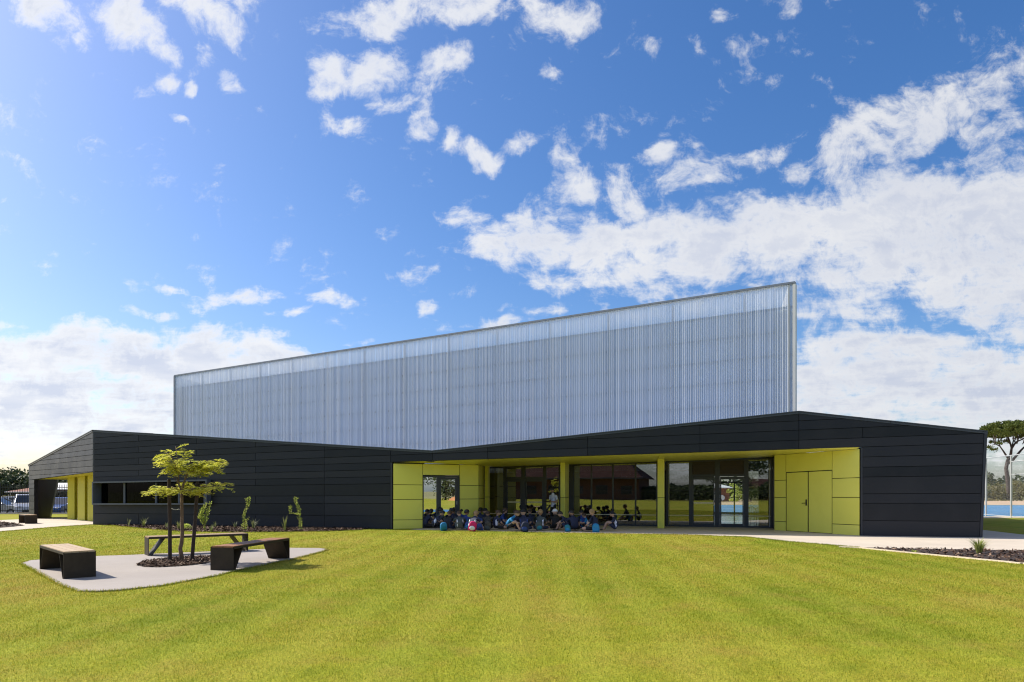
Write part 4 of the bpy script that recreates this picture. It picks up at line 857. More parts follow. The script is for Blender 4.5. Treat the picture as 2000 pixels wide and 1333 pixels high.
def staked_tree():
    base = gnd(354.5, 1099.5); Yd = base.y
    root = empty('young_tree', base, 0, 'young feathery leaved tree with layered yellow green crown between two stakes', 'tree')
    def q(px, py, dy=0.0): Yq = Yd+dy; return Vector(((px-1000)/FPX*Yq, Yq, CH+(HOR-py)/FPX*Yq))-base
    tr = MB()
    tr.tube([Vector((0, 0, 0)), q(354.2, 1085), q(352, 1072, .02), q(354.8, 1060), q(356.2, 1040), q(355.4, 1010), q(355, 985), q(355.2, 962)], [.052, .045, .042, .040, .038, .035, .033, .036], 9)
    tr.build('trunk', M['bark'], root, True)
    rnd = random.Random(5); V = []
    tips = [ # limb end points: px, py, depth offset
      (283, 962, .1), (300, 955, -.35), (318, 951, .4), (335, 957, -.5), (452, 944, .0), (438, 950, -.45), (430, 940, .45), (405, 955, -.6), (410, 948, .5), (392, 958, .15),
      (318, 892, .1), (328, 879, -.25), (343, 872, .25), (325, 884, .3), (333, 908, -.3), (345, 905, .35), (362, 885, 0), (372, 900, -.35),
      (437, 905, 0), (425, 898, .35), (420, 915, -.35), (405, 905, .15), (395, 912, -.25), (385, 925, .3), (372, 915, .1), (390, 935, -.3), (365, 940, .35), (428, 922, .2)]
    br = MB(); fork = q(355.2, 962); f2 = q(352, 940); f3 = q(363, 930)
    br.tube([fork, q(350, 948), q(345, 934)], [.022, .018, .012], 6); br.tube([fork, q(358, 945), q(366, 925), q(372, 912)], [.024, .02, .016, .010], 6); br.tube([q(350, 948), q(349, 930), q(338, 916)], [.014, .012, .007], 6); br.tube([q(345, 934), q(338, 922, .1)], [.008, .004], 5); br.tube([q(366, 925), q(392, 915), q(410, 908)], [.014, .010, .006], 6); br.tube([q(352, 952), q(339, 933), q(338.5, 926)], [.009, .006, .004], 5)
    for (px, py, dy) in tips:
        e = q(px, py, dy); st = fork if py > 938 else (q(372, 914) if px > 366 else q(349, 928))
        mid = st.lerp(e, .5)+Vector((0, 0, .06)); br.tube([st, mid, e], [.010, .007, .004], 5)
        nf = 7 if py > 938 else 8
        for k in range(nf):
            t = .25+.8*k/nf; c0 = st.lerp(e, t) if t < .6 else mid.lerp(e, (t-.5)*1.7); outw = (e-st).normalized(); ang = rnd.uniform(-1.5, 1.5)
            d = Vector((outw.x*math.cos(ang)-outw.y*math.sin(ang), outw.x*math.sin(ang)+outw.y*math.cos(ang), rnd.uniform(-.15, .45))).normalized(); Lf = rnd.uniform(.20, .36)
            side = d.cross(Vector((0, 0, 1))).normalized(); npn = 12
            for i in range(1, npn+1):
                u = i/npn; p = c0+d*(Lf*u)-Vector((0, 0, 1))*(rnd.uniform(.26, .42)*Lf*u*u); pl = .115*math.sin(math.pi*min(1, .18+u*.78))+.02
                for sgn_ in (-1, 1):
                    dr = (side*sgn_+d*.45+Vector((0, 0, rnd.uniform(-.55, .05)))).normalized(); wv = dr.cross(Vector((rnd.uniform(-.3, .3), rnd.uniform(-.3, .3), 1))).normalized()*.017
                    a, b = p, p+dr*pl; m_ = a.lerp(b, .5); V.append([a, m_+wv, b, m_-wv])
    br.build('branch', M['bark'], root, True); vfaces('crown', [[tuple(x) for x in f] for f in V], M['leaf'], root)
staked_tree()
for (bx, by, tx, ty, lab) in ((332, 1100, 330, 936.5, 'dark timber stake on the left of the young tree'), (374.5, 1098, 386, 941, 'dark timber stake leaning right beside the young tree')):
    b = gnd(bx, by); t = Vector(((tx-1000)/FPX*b.y, b.y, CH+(HOR-ty)/FPX*b.y)); mb = MB(); mb.tube([Vector((0, 0, -.02)), (t-b)*.5+Vector((.008, 0, 0)), t-b-Vector((0, 0, .01)), t-b], [.040, .038, .036, .028], 10)
    o = mb.build('tree_stake', M['stake'], None, False); o.location = b; tag(o, lab, 'stake', 'tree stakes')
mb = MB()
mb.tube([gnd(333, 1099)+Vector((0, 0, 1.18)), gnd(343, 1099)+Vector((0, -.03, 1.15)), gnd(354, 1099.5)+Vector((-.03, 0, 1.16))], .006, 4)
o = mb.build('tree_tie', M['galv']); tag(o, 'thin tie strung from the left stake to the young trunk', 'tie')

# ================================================================ BED PLANTS
def tuft(px, py, h, n, spread, mat, label, cat='plant', w=.012, name='grass_tuft', grp='strappy plants in the wall bed'):
    b = gnd(px, py); V = []; rnd = random.Random(int(px*7))
    for i in range(n):
        a = rnd.uniform(0, 2*math.pi); hh = h*rnd.uniform(.5, 1.05); out = spread*rnd.uniform(.2, 1.0); d = Vector((math.cos(a), math.sin(a), 0)); sd = Vector((-d.y, d.x, 0))*w/2
        p0 = d*rnd.uniform(0, .04); p1 = p0+d*out*.35+Vector((0, 0, hh*.6)); p2 = p0+d*out+Vector((0, 0, hh*rnd.uniform(.8, 1.0)))
        V.append([p0-sd, p0+sd, p1+sd, p1-sd]); V.append([p1-sd, p1+sd, p2+sd*.15, p2-sd*.15])
    o = vfaces(name, [[tuple(x) for x in f] for f in V], mat, None); o.location = b; tag(o, label, cat, grp); return o
def stemplant(stems, label, mat, cat='shrub', leaf=.065, dens=1.15, depth=None):
    """stems: list of pixel polylines, first point on the ground"""
    b = gnd(*stems[0][0]); Yd = b.y; root = empty('upright_shrub', b, 0, label, cat, 'young upright shrubs in the wall bed'); V = []; st = MB(); rnd = random.Random(int(stems[0][0][0]))
    for s in stems:
        P = [Vector(((x-1000)/FPX*Yd, Yd, CH+(HOR-y)/FPX*Yd))-b for x, y, *_ in s]; st.tube(P, .010, 5)
        for (p, q_), r0 in zip(zip(P[:-1], P[1:]), [a[2] if len(a) > 2 else 1.5 for a in s[1:]]):
            L_ = (q_-p).length; n = int(L_*170*dens*max(.5, r0/2.5))
            for i in range(n):
                c = p.lerp(q_, rnd.random()); R_ = r0/FPX*Yd; a = rnd.uniform(0, 2*math.pi); d = Vector((math.cos(a), math.sin(a)*1.0, rnd.uniform(.1, 1.3))).normalized(); c = c+Vector((d.x, d.y, 0))*R_*rnd.random()
                sd = d.cross(Vector((rnd.random(), rnd.random(), rnd.random()))).normalized()*leaf*.28; l = leaf*rnd.uniform(.6, 1.2); V.append([c, c+d*l*.5+sd, c+d*l, c+d*l*.5-sd])
    st.build('stem', M['bark'], root); vfaces('foliage', [[tuple(x) for x in f] for f in V], mat, root)
stemplant([[(400, 1037), (397, 1018, .6), (390, 1012, 4), (396, 996, 5), (403, 982, 2.0)], [(398, 1025), (402, 1010, 5), (407, 996, 4), (411, 981, 2)], [(396, 1022), (393, 1008, 5), (398, 990, 3)]], 'leaning lime leaved shrub with bare foot in the bed, right of the tree stakes', M['leaflime'])
stemplant([[(477, 1036.5), (478, 1020, 5), (476, 1008, 2.6), (480, 995, 2.2), (484, 985, 2.5), (480.5, 974, 2.6)], [(483, 990), (486, 980, 2.5), (486, 971, 2.4)], [(479, 1020), (487, 1011, 1.2)]], 'slender forked lime shrub in the bed midway along the dark wall', M['leaflime'])
stemplant([[(588, 1035.5), (586, 1016, 3), (583, 1004, 4.5), (585, 996, 3.5), (578, 984, 3), (577, 971.5, 3)], [(583, 1007), (574, 1003.5, 1.5), (567, 1004, 2.5), (567, 990, 2.6), (568, 987, 1.5)]], 'crooked lime shrub with a side arm, farthest right in the wall bed', M['leaflime'])
M['tuft'] = leafmat('strappy leaf', (.16, .22, .03), (.26, .31, .05), (.42, .42, .15), .35); M['tuftdull'] = leafmat('dull strappy leaf', (.10, .14, .04), (.16, .2, .06), (.3, .3, .14), .35)
for (px, py, h, n, sp_, mt, lab) in ((251, 1029, .42, 14, .12, 'tuftdull', 'sparse reed tuft nearest the left corner in the wall bed'), (281, 1030, .46, 30, .2, 'tuft', 'upright grass tuft left of the tree stakes in the wall bed'),
      (325, 1033, .30, 16, .1, 'tuftdull', 'small grass tuft just left of the left stake, by the wall'), (349, 1034, .36, 26, .16, 'tuft', 'grass tuft behind the young trunk by the wall'), (413, 1040, .34, 18, .12, 'tuftdull', 'low yellowish tuft beside the leaning lime shrub'),
      (421, 1032, .32, 16, .2, 'tuftdull', 'wispy grey tuft close to the wall right of the leaning shrub'), (459, 1032, .34, 12, .18, 'tuftdull', 'thin dull tuft just left of the forked lime shrub'), (495, 1034, .50, 20, .3, 'tuftdull', 'arching dull tuft just right of the forked lime shrub'),
      (556, 1038, .62, 22, .14, 'tuft', 'tall grass tuft just left of the crooked lime shrub')):
    tuft(px, py, h, n, sp_, M[mt], lab, w=.018)
b_ = gnd(364, 1036); V = []
for i in range(260):
    d = Vector((random.gauss(0, 1), random.gauss(0, 1), abs(random.gauss(0, 1)))).normalized(); c = Vector((d.x*.17, d.y*.17, .04+d.z*.16)); sd = d.cross(Vector((0, 0, 1))).normalized()*.02; V.append([c, c+d*.04+sd, c+d*.08, c+d*.04-sd])
o = vfaces('low_shrub', [[tuple(x) for x in f] for f in V], M['leaflime'], None); o.location = b_; tag(o, 'small round pale green shrub in the bed between trunk and right stake', 'shrub')
tuft(1912, 1083, .42, 150, .32, M['tuft'], 'bushy green tuft alone in the mulch bed at far right', w=.016, grp=None)
tuft(1785, 1080.5, .10, 30, .12, M['leaflime'], 'tiny yellowish seedling in the right mulch bed', w=.015, grp=None)

# ================================================================ FENCES
fa, fb = Vector((-70, 46.8)), Vector((-12.3, 46.8))
fence = empty('picket_fence', (-40, 46.8, .06), 0, 'black steel picket fence between the lawn and the parked cars', 'fence')
mb = MB(); x = -29.9
while x < 27.5:
    mb.box(x-.011, x+.011, -.011, .011, .08, 1.93); mb.add([(x-.011, -.011, 1.93), (x+.011, -.011, 1.93), (x+.011, .011, 1.93), (x-.011, .011, 1.93), (x, 0, 2.0)], [(0, 1, 4), (1, 2, 4), (2, 3, 4), (3, 0, 4)]); x += .115
o = mb.build('picket', M['black'], fence); o['kind'] = 'stuff'
for z in (.16, 1.74): mb = MB(); mb.box(-29.95, 27.6, -.02, .02, z, z+.045); mb.build('rail', M['black'], fence)
x = -29.0
while x < 27.6: mb = MB(); mb.box(-.035, .035, -.035, .035, 0, 2.05); o = mb.build('post', M['black'], fence); o.location = (x, 0, 0); x += 2.42
# court fence: pale posts, rails and real wire netting
cf0, cf1 = gnd(1926, 1008.5), gnd(1975, 1012.5); ddir = (cf1-cf0).normalized(); HF = CH+(HOR-890)/FPX*cf1.y
cfe = empty('court_fence', cf1, 0, 'tall wire netting fence with pale posts beside the blue court', 'fence')
def cfp(s, z): return ddir*s+Vector((0, 0, z))
gap_ = (cf1-cf0).length
for k in range(-6, 5): 
    mb = MB(); mb.tube([(0, 0, 0), (0, 0, HF)], .055, 10); o = mb.build('post', M['galv'], cfe); o.location = ddir*(gap_*k)
mb = MB(); mb.tube([cfp(-gap_*6, HF), cfp(gap_*4, HF)], .03, 6); mb.build('rail', M['galv'], cfe)
mb = MB(); mb.tube([cfp(0, HF-.36), cfp(gap_*4, HF-.36)], .03, 6); mb.tube([cfp(0, HF-1.1), cfp(gap_*4, HF-1.1)], .022, 6); mb.tube([cfp(-gap_*6, .1), cfp(gap_*4, .1)], .02, 6); mb.build('rail', M['galv'], cfe)
mb = MB(); s0, s1 = -gap_*6, gap_*4; st = .16; s = s0-HF
while s < s1:
    for sg in (1, -1):
        a_, b_2 = (s, s+HF) if sg > 0 else (s+HF, s); za, zb = 0.05, HF
        lo, hi = min(a_, b_2), max(a_, b_2)
        if hi <= s0 or lo >= s1: continue
        def zat(q): return za+(zb-za)*(q-a_)/(b_2-a_)
        l2, h2 = max(lo, s0), min(hi, s1); p, q = cfp(l2, zat(l2)), cfp(h2, zat(h2)); t = Vector((0, 0, .0028)); mb.add([p-t, q-t, q+t, p+t], [(0, 1, 2, 3)])
    s += st
o = mb.build('netting', M['galv'], cfe); o['kind'] = 'stuff'
# ================================================================ PEOPLE
def pm(name, c, rough=.75, var=.1): return plain(name, c, rough, var, 18)
SK = [pm('skin fair', (.52, .33, .24), .55, .06), pm('skin tan', (.36, .21, .14), .55, .06), pm('skin deep', (.17, .09, .06), .55, .06)]
NAVY = pm('navy shirt', (.014, .020, .055)); PALE = pm('pale lilac panel', (.66, .67, .82)); BLKC = pm('black cloth', (.008, .008, .011)); GREY = pm('grey green cloth', (.05, .065, .065)); BLUE = pm('royal blue cloth', (.02, .05, .22))
SKYB = pm('bright blue cloth', (.012, .19, .42)); TEAL = pm('teal cloth', (.01, .16, .22)); PINK = pm('magenta cloth', (.62, .012, .13)); WHITE = pm('white cloth', (.72, .72, .74)); SHOE = pm('dark shoe', (.02, .02, .022), .5); CAMO = pm('mottled print cloth', (.055, .05, .042), .8, .8)
LGREY = pm('light grey shirt', (.56, .57, .70)); BROWN = pm('brown hair', (.06, .032, .018), .6, .3); DARKH = pm('black hair', (.012, .009, .008), .5, .3); BLOND = pm('fair hair', (.30, .19, .09), .6, .3); GREYH = pm('grey hair', (.3, .29, .28), .6, .2); SOCK = pm('white sock', (.7, .7, .7))
EYE = pm('dark eye', (.01, .008, .006), .3); LIP = pm('lips', (.36, .14, .11), .5)
BODY_SLOTS = ['skin', 'shirt', 'panel', 'shorts', 'shoe', 'sock', 'eye', 'lip']
def skin_body(name, joints, bones, radii, root_i):
    """one continuous body grown over a skeleton; returns mesh"""
    me = bpy.data.meshes.new(name); me.from_pydata([tuple(j) for j in joints], bones, []); o = bpy.data.objects.new(name, me); COL.objects.link(o)
    md = o.modifiers.new('s', 'SKIN'); md.branch_smoothing = .6; md.use_smooth_shade = True
    for i, r in enumerate(radii):
        sv = me.skin_vertices[0].data[i]; sv.radius = (r, r) if not isinstance(r, tuple) else r; sv.use_root = (i == root_i)
    sb = o.modifiers.new('u', 'SUBSURF'); sb.levels = 1; sb.render_levels = 1
    dg = bpy.context.evaluated_depsgraph_get(); ev = o.evaluated_get(dg); out = bpy.data.meshes.new_from_object(ev)
    vs = [v.co.copy() for v in out.vertices]; fs = [tuple(p.vertices) for p in out.polygons]
    bpy.data.objects.remove(o); bpy.data.meshes.remove(me); bpy.data.meshes.remove(out); return vs, fs
def seg_dist(p, a, b):
    d = b-a; t = max(0, min(1, (p-a).dot(d)/max(d.length_squared, 1e-9))); return (p-(a+d*t)).length, t
def fingers(mb, w, d, up, size, curl, side):
    """palm at w pointing along d; thumb leaves on the given side"""
    d = d.normalized(); up = (up-d*up.dot(d)).normalized(); lat = d.cross(up).normalized()
    palm_c = w+d*size*.45; Rm = Matrix((lat, d, up)).transposed(); mb.ell(palm_c, (size*.42, size*.55, size*.17), Rm, 8, 6, 0)
    for i, (o_, l_) in enumerate(((-.30, .72), (-.10, .86), (.10, .80), (.29, .62))):
        b = w+d*size*.88+lat*size*o_; d1 = (d-up*curl*.5).normalized(); d2 = (d-up*curl*1.3).normalized(); d3 = (d-up*curl*2.2).normalized()
        p1 = b+d1*size*l_*.42; p2 = p1+d2*size*l_*.33; p3 = p2+d3*size*l_*.25; mb.tube([b-d*size*.2, b, p1, p2, p3], [size*.095, size*.1, size*.092, size*.08, size*.055], 5, 0)
    b = w+d*size*.25+lat*size*.34*side; d1 = (d*.6+lat*side*.8-up*.2).normalized(); p1 = b+d1*size*.35; p2 = p1+(d*.9+lat*side*.3-up*.35*curl).normalized()*size*.3; mb.tube([b-lat*side*size*.2, b, p1, p2], [size*.12, size*.12, size*.105, size*.07], 5, 0)
def head(mb, c, s, fw, upv):
    """head of height s centred at c facing fw; skin slot 0"""
    fw = fw.normalized(); upv = (upv-fw*upv.dot(fw)).normalized(); lat = fw.cross(upv).normalized(); Rm = Matrix((lat, fw, upv)).transposed(); P = lambda x, y, z: c+lat*x*s+fw*y*s+upv*z*s
    mb.ell(c, (.335*s, .40*s, .50*s), Rm, 14, 10, 0); mb.ell(P(0, .09, -.26), (.235*s, .27*s, .24*s), Rm, 10, 7, 0)
    mb.add([P(-.05, .36, -.08), P(.05, .36, -.08), P(0, .48, -.085), P(0, .375, .06)], [(0, 1, 2), (0, 2, 3), (1, 3, 2), (0, 3, 1)], 0)
    for sx in (-1, 1):
        mb.ell(P(.345*sx, -.02, -.02), (.045*s, .08*s, .12*s), Rm, 6, 5, 0); mb.ell(P(.13*sx, .345, .03), (.05*s, .03*s, .028*s), Rm, 6, 4, 6); mb.ell(P(.13*sx, .355, .10), (.07*s, .025*s, .012*s), Rm, 6, 4, 6)
    mb.ell(P(0, .345, -.22), (.085*s, .03*s, .022*s), Rm, 6, 4, 7); return Rm
def hair_mesh(c, s, fw, upv, style, name='hair'):
    fw = fw.normalized(); upv = (upv-fw*upv.dot(fw)).normalized(); lat = fw.cross(upv).normalized(); mb = MB(); seg, rings = 16, 9; k = len(mb.v); vs = []; fs = []; rn = random.Random(len(style)*3+int(s*1000))
    low = {'short': -.18, 'long': -.62, 'cap': .02, 'bun': -.2}[style]
    for i in range(rings+1):
        for j in range(seg):
            ph = 2*math.pi*j/seg; back = (1-math.sin(ph))/2; lim = (.14 if style != 'cap' else .05)+(low-.14)*back**.7; th = math.acos(max(-1, min(1, 1-(1-lim/.5*.98)*i/rings))) if lim > -.49 else math.acos(max(-1, 1-(1.96)*i/rings))
            r = 1.07+(.03*rn.random() if style != 'cap' else 0); x, y, z = .355*math.sin(th)*math.cos(ph)*r, .43*math.sin(th)*math.sin(ph)*r, .525*math.cos(th)
            if style == 'long' and z < -.1 and back > .4: y -= .04; 
            vs.append(c+lat*x*s+fw*y*s+upv*z*s)
    for i in range(rings):
        for j in range(seg): fs.append((i*seg+j, (i+1)*seg+j, (i+1)*seg+(j+1) % seg, i*seg+(j+1) % seg))
    mb.add(vs, fs)
    if style == 'long': Rm = Matrix((lat, fw, upv)).transposed(); mb.ell(c-fw*.28*s-upv*.5*s, (.22*s, .13*s, .34*s), Rm, 10, 6)
    if style == 'bun': Rm = Matrix((lat, fw, upv)).transposed(); mb.ell(c-fw*.38*s+upv*.32*s, (.14*s, .14*s, .14*s), Rm, 8, 6)
    if style == 'cap':
        P = lambda x, y, z: c+lat*x*s+fw*y*s+upv*z*s
        mb.prism([P(-.26, .30, .10), P(-.2, .58, .05), P(0, .68, .04), P(.2, .58, .05), P(.26, .30, .10)], (0, 0, 0), upv*.03*s)
    return mb
def figure(spec):
    J, B, Rr = spec['J'], spec['B'], spec['R']; names = list(J); idx = {n: i for i, n in enumerate(names)}
    vs, fs = skin_body('body', [Vector(J[n]) for n in names], [(idx[a], idx[b]) for a, b, _ in B], [Rr[n] for n in names], idx['pelvis'])
    mb = MB(); 
    cls = {'skin': 0, 'shirt': 1, 'shorts': 3, 'shoe': 4, 'sock': 5}
    for f in fs:
        c = sum((vs[i] for i in f), Vector())/len(f); best = min(((seg_dist(c, Vector(J[a]), Vector(J[b]))[0]/(sum((Rr[q] if not isinstance(Rr[q], tuple) else Rr[q][0]) for q in (a, b))), m_, a, b) for a, b, m_ in B), key=lambda t: t[0])
        mi = cls[best[1]]
        if mi == 1 and best[2] in ('belly', 'chest', 'pelvis') and best[3] in ('belly', 'chest'):
            sx = spec.get('axis', Vector((1, 0, 0))); lat = (c-Vector(J['belly'])).dot(sx)
            if abs(lat) > .082: mi = 2
        mb.m.append(mi)
    mb.v = vs; mb.f = list(fs)
    for sd, w, d, up in spec['hands']: fingers(mb, Vector(J[w]), Vector(d), Vector(up), spec['hs'], spec.get('curl', .5), sd)
    head(mb, Vector(spec['head']), spec['hh'], Vector(spec['fw']), Vector(spec['up']))
    me = bpy.data.meshes.new('body'); me.from_pydata([tuple(v) for v in mb.v], [], mb.f)
    for i in range(8): me.materials.append(NAVY)
    me.polygons.foreach_set('material_index', mb.m); me.shade_smooth(); me.update()
    hair = {}
    for st in ('short', 'long', 'cap', 'bun'):
        hb = hair_mesh(Vector(spec['head']), spec['hh'], Vector(spec['fw']), Vector(spec['up']), st); hm = bpy.data.meshes.new('hair'); hm.from_pydata([tuple(v) for v in hb.v], [], hb.f); hm.materials.append(BROWN); hm.shade_smooth(); hm.update(); hair[st] = hm
    return me, hair
def seated(hunch, knees, turn=0.0, width=1.0):
    """child sitting on the ground facing +Y"""
    h = hunch; W_ = width
    J = dict(pelvis=(0, 0, .125), belly=(0, -.02+h*.1, .27), chest=(0, .02+h*.35, .41), neck=(0, .05+h*.55, .525-h*.06), skull=(0, .07+h*.62, .60-h*.06))
    R_ = dict(pelvis=(.135*W_, .12), belly=(.118*W_, .098), chest=(.125*W_, .098), neck=.048, skull=.05)
    B = [('pelvis', 'belly', 'shirt'), ('belly', 'chest', 'shirt'), ('chest', 'neck', 'shirt'), ('neck', 'skull', 'skin')]; cy = J['chest'][1]; cz = J['chest'][2]
    for s, n in ((-1, 'l'), (1, 'r')):
        J['sh'+n] = (.135*s*W_, cy+.01, cz+.055); J['ua'+n] = (.185*s*W_, cy+.07, cz-.05)
        if knees: J['el'+n] = (.20*s, cy+.14, cz-.09); J['wr'+n] = (.07*s, cy+.28, .30)
        else: J['el'+n] = (.205*s, cy+.10, cz-.13); J['wr'+n] = (.10*s, cy+.24, .20)
        R_['sh'+n] = .052; R_['ua'+n] = .042; R_['el'+n] = .031; R_['wr'+n] = .023
        B += [('chest', 'sh'+n, 'shirt'), ('sh'+n, 'ua'+n, 'shirt'), ('ua'+n, 'el'+n, 'skin'), ('el'+n, 'wr'+n, 'skin')]
        J['hp'+n] = (.095*s, .06, .11); R_['hp'+n] = .078
        if knees:
            J['kn'+n] = (.12*s, .33, .37); J['an'+n] = (.10*s, .46, .075); J['to'+n] = (.11*s, .60, .04)
        else:
            J['kn'+n] = (.27*s, .30, .12); J['an'+n] = (-.04*s, .36+.03*s, .065); J['to'+n] = (-.16*s, .35+.03*s, .05)
        J['mt'+n] = tuple(.45*a+.55*b for a, b in zip(J['hp'+n], J['kn'+n])); R_['mt'+n] = .066; R_['kn'+n] = .050; R_['an'+n] = .032; R_['to'+n] = .032
        B += [('pelvis', 'hp'+n, 'shorts'), ('hp'+n, 'mt'+n, 'shorts'), ('mt'+n, 'kn'+n, 'skin'), ('kn'+n, 'an'+n, 'skin'), ('an'+n, 'to'+n, 'shoe')]
    hands = [(1 if n == 'l' else -1, 'wr'+n, (-.5*s, .8, -.4), (0, .3, 1)) for s, n in ((-1, 'l'), (1, 'r'))]
    hc = (math.sin(turn)*.03, .09+h*.70, .685-h*.10)
    return figure(dict(J=J, B=B, R=R_, hands=hands, hs=.062, head=hc, hh=.215, fw=(math.sin(turn), math.cos(turn), -h*.8), up=(0, h*.6, 1)))
VAR = [seated(.05, False, .2), seated(.30, False, -.5), seated(.15, True, .4), seated(.42, True, 0.0), seated(.18, False, .9)]
# px, base row, facing (deg, 0 = away from the viewer, 90 = right), variant, scale, skin, shirt, panel, shorts, hair mat, style, label
K_ = [
 (829, 1031.5, 40, 1, .98, 1, NAVY, NAVY, BLKC, DARKH, 'short', 'child in all dark clothes half hidden at the lime wall, leftmost of the sitting group'),
 (843, 1033.6, 70, 3, 1.0, 0, NAVY, PALE, BLKC, DARKH, 'short', 'child sitting sideways in navy shirt with long pale back stripe, second from the left'),
 (857, 1031.0, 20, 0, 1.08, 1, GREY, NAVY, BLKC, DARKH, 'short', 'tall sitting child in dark grey with black hair in front of the lime door frame'),
 (874, 1029.5, 10, 4, 1.10, 0, BLKC, GREY, BLKC, GREYH, 'short', 'grey haired sitter in black in the back row before the door glass'),
 (873, 1035.2, 15, 1, .98, 1, BLKC, NAVY, NAVY, BROWN, 'short', 'child bending forward in the front row beside the slanted bright blue bag'),
 (886, 1030.5, -20, 0, 1.04, 1, NAVY, NAVY, BLKC, DARKH, 'bun', 'back row child in navy with hair in a bun before the door'),
 (899, 1030.0, 0, 2, 1.04, 2, BLUE, NAVY, BLKC, DARKH, 'short', 'dark skinned back row child in dark blue, right of the lime door handle'),
 (899, 1036.0, -10, 3, 1.0, 0, GREY, WHITE, GREY, BROWN, 'short', 'front row child in grey with white waist flap, left of the blue shouldered child'),
 (908, 1034.6, 25, 0, 1.02, 1, BLUE, SKYB, NAVY, DARKH, 'short', 'child in royal blue shirt with black hair between grey top and magenta pack'),
 (921, 1036.6, 30, 1, 1.02, 0, NAVY, WHITE, NAVY, BLOND, 'long', 'front row child with fair long hair wearing the magenta pack'),
 (934, 1034.8, 200, 2, .96, 0, BLUE, NAVY, NAVY, BROWN, 'short', 'child turned to face the lawn in dark blue, right of the magenta pack'),
 (937, 1030.0, 10, 0, 1.06, 1, NAVY, NAVY, BLKC, DARKH, 'short', 'back row child in navy under the end of the lime wall'),
 (947, 1029.5, 170, 4, 1.06, 0, NAVY, WHITE, BLKC, DARKH, 'cap', 'back row child in a black cap facing out beside the pale pipe'),
 (952, 1034.8, 0, 3, .98, 1, CAMO, CAMO, BLKC, BROWN, 'short', 'hunched child in mottled brown print near the pale pipe'),
 (967, 1035.2, 60, 0, 1.0, 0, NAVY, PALE, BLKC, BROWN, 'bun', 'child with pale side panel and bunned brown hair, left of the bright blue shirt'),
 (979, 1031.0, 100, 0, 1.06, 0, BLUE, NAVY, NAVY, BROWN, 'long', 'long haired back row child in dark blue facing right, behind the bright blue shirt'),
 (987, 1037.0, 95, 3, 1.06, 0, SKYB, SKYB, BLKC, BROWN, 'short', 'front row child in bright blue shirt with bare knees up, facing right'),
 (1023, 1037.4, 0, 1, 1.08, 0, NAVY, BLUE, NAVY, DARKH, 'cap', 'broad child in navy and dark cap seen from behind, alone in the middle gap'),
 (1038, 1031.0, -30, 0, 1.04, 0, NAVY, NAVY, BLKC, BROWN, 'short', 'back row child in navy with brown hair just left of the mesh backed child'),
 (1054, 1036.4, 10, 0, 1.04, 1, GREY, PALE, NAVY, BLOND, 'bun', 'front row child in grey green with pale side panel below the standing adult'),
 (1086, 1035.2, 0, 1, 1.08, 0, BLKC, BLKC, BLKC, WHITE, 'cap', 'child in black with a round white cap at the foot of the lime column'),
 (1114, 1036.6, -60, 3, 1.0, 0, NAVY, NAVY, NAVY, DARKH, 'short', 'child in navy bending left beside the teal bag, right of the lime column'),
 (1123, 1037.2, -15, 1, 1.06, 1, NAVY, NAVY, BLKC, DARKH, 'short', 'broad navy back of a front row child just right of the teal bag'),
 (1139, 1032.5, -30, 0, 1.0, 0, BLUE, SKYB, NAVY, DARKH, 'short', 'back row child in dark blue with bright blue flank, before the middle window'),
 (1163, 1038.4, -55, 0, 1.08, 0, NAVY, NAVY, BLKC, BLOND, 'short', 'fair haired child in navy beside the bright blue bag, second from the right'),
 (1206, 1037.2, -70, 2, .98, 0, NAVY, PALE, NAVY, DARKH, 'cap', 'child facing left with pale side panel, rightmost of the sitting group'),
 (1150, 1035.0, -80, 2, .86, 0, SKYB, WHITE, BLKC, BROWN, 'short', 'small child curled up in pale blue left of the fair haired child'),
 (1004, 1032.0, 20, 0, .98, 0, NAVY, NAVY, NAVY, BROWN, 'short', 'small back row child in navy with brown hair before the double doors'),
]
people = []
for (px, py, fa_, vi, sc, sk, sh, pn, so_, hm_, st, lab) in K_:
    me, hair = VAR[vi]; o = bpy.data.objects.new('person', me); COL.objects.link(o)
    mats = [SK[sk], sh, pn, so_, SHOE, SOCK, EYE, LIP]
    for i, m_ in enumerate(mats): o.material_slots[i].link = 'OBJECT'; o.material_slots[i].material = m_
    p = gnd(px, py+1.2); o.location = (p.x, p.y, .012); o.rotation_euler = (0, 0, -R(fa_)); o.scale = (sc*1.22, sc*1.15, sc*1.02); tag(o, lab, 'person', 'children sitting on the path in front of the windows')
    h = bpy.data.objects.new('cap' if st == 'cap' else 'hair', hair[st]); COL.objects.link(h); h.parent = o; h.material_slots[0].link = 'OBJECT'; h.material_slots[0].material = hm_ if st != 'cap' or hm_ is WHITE else BLKC
    people.append(o)
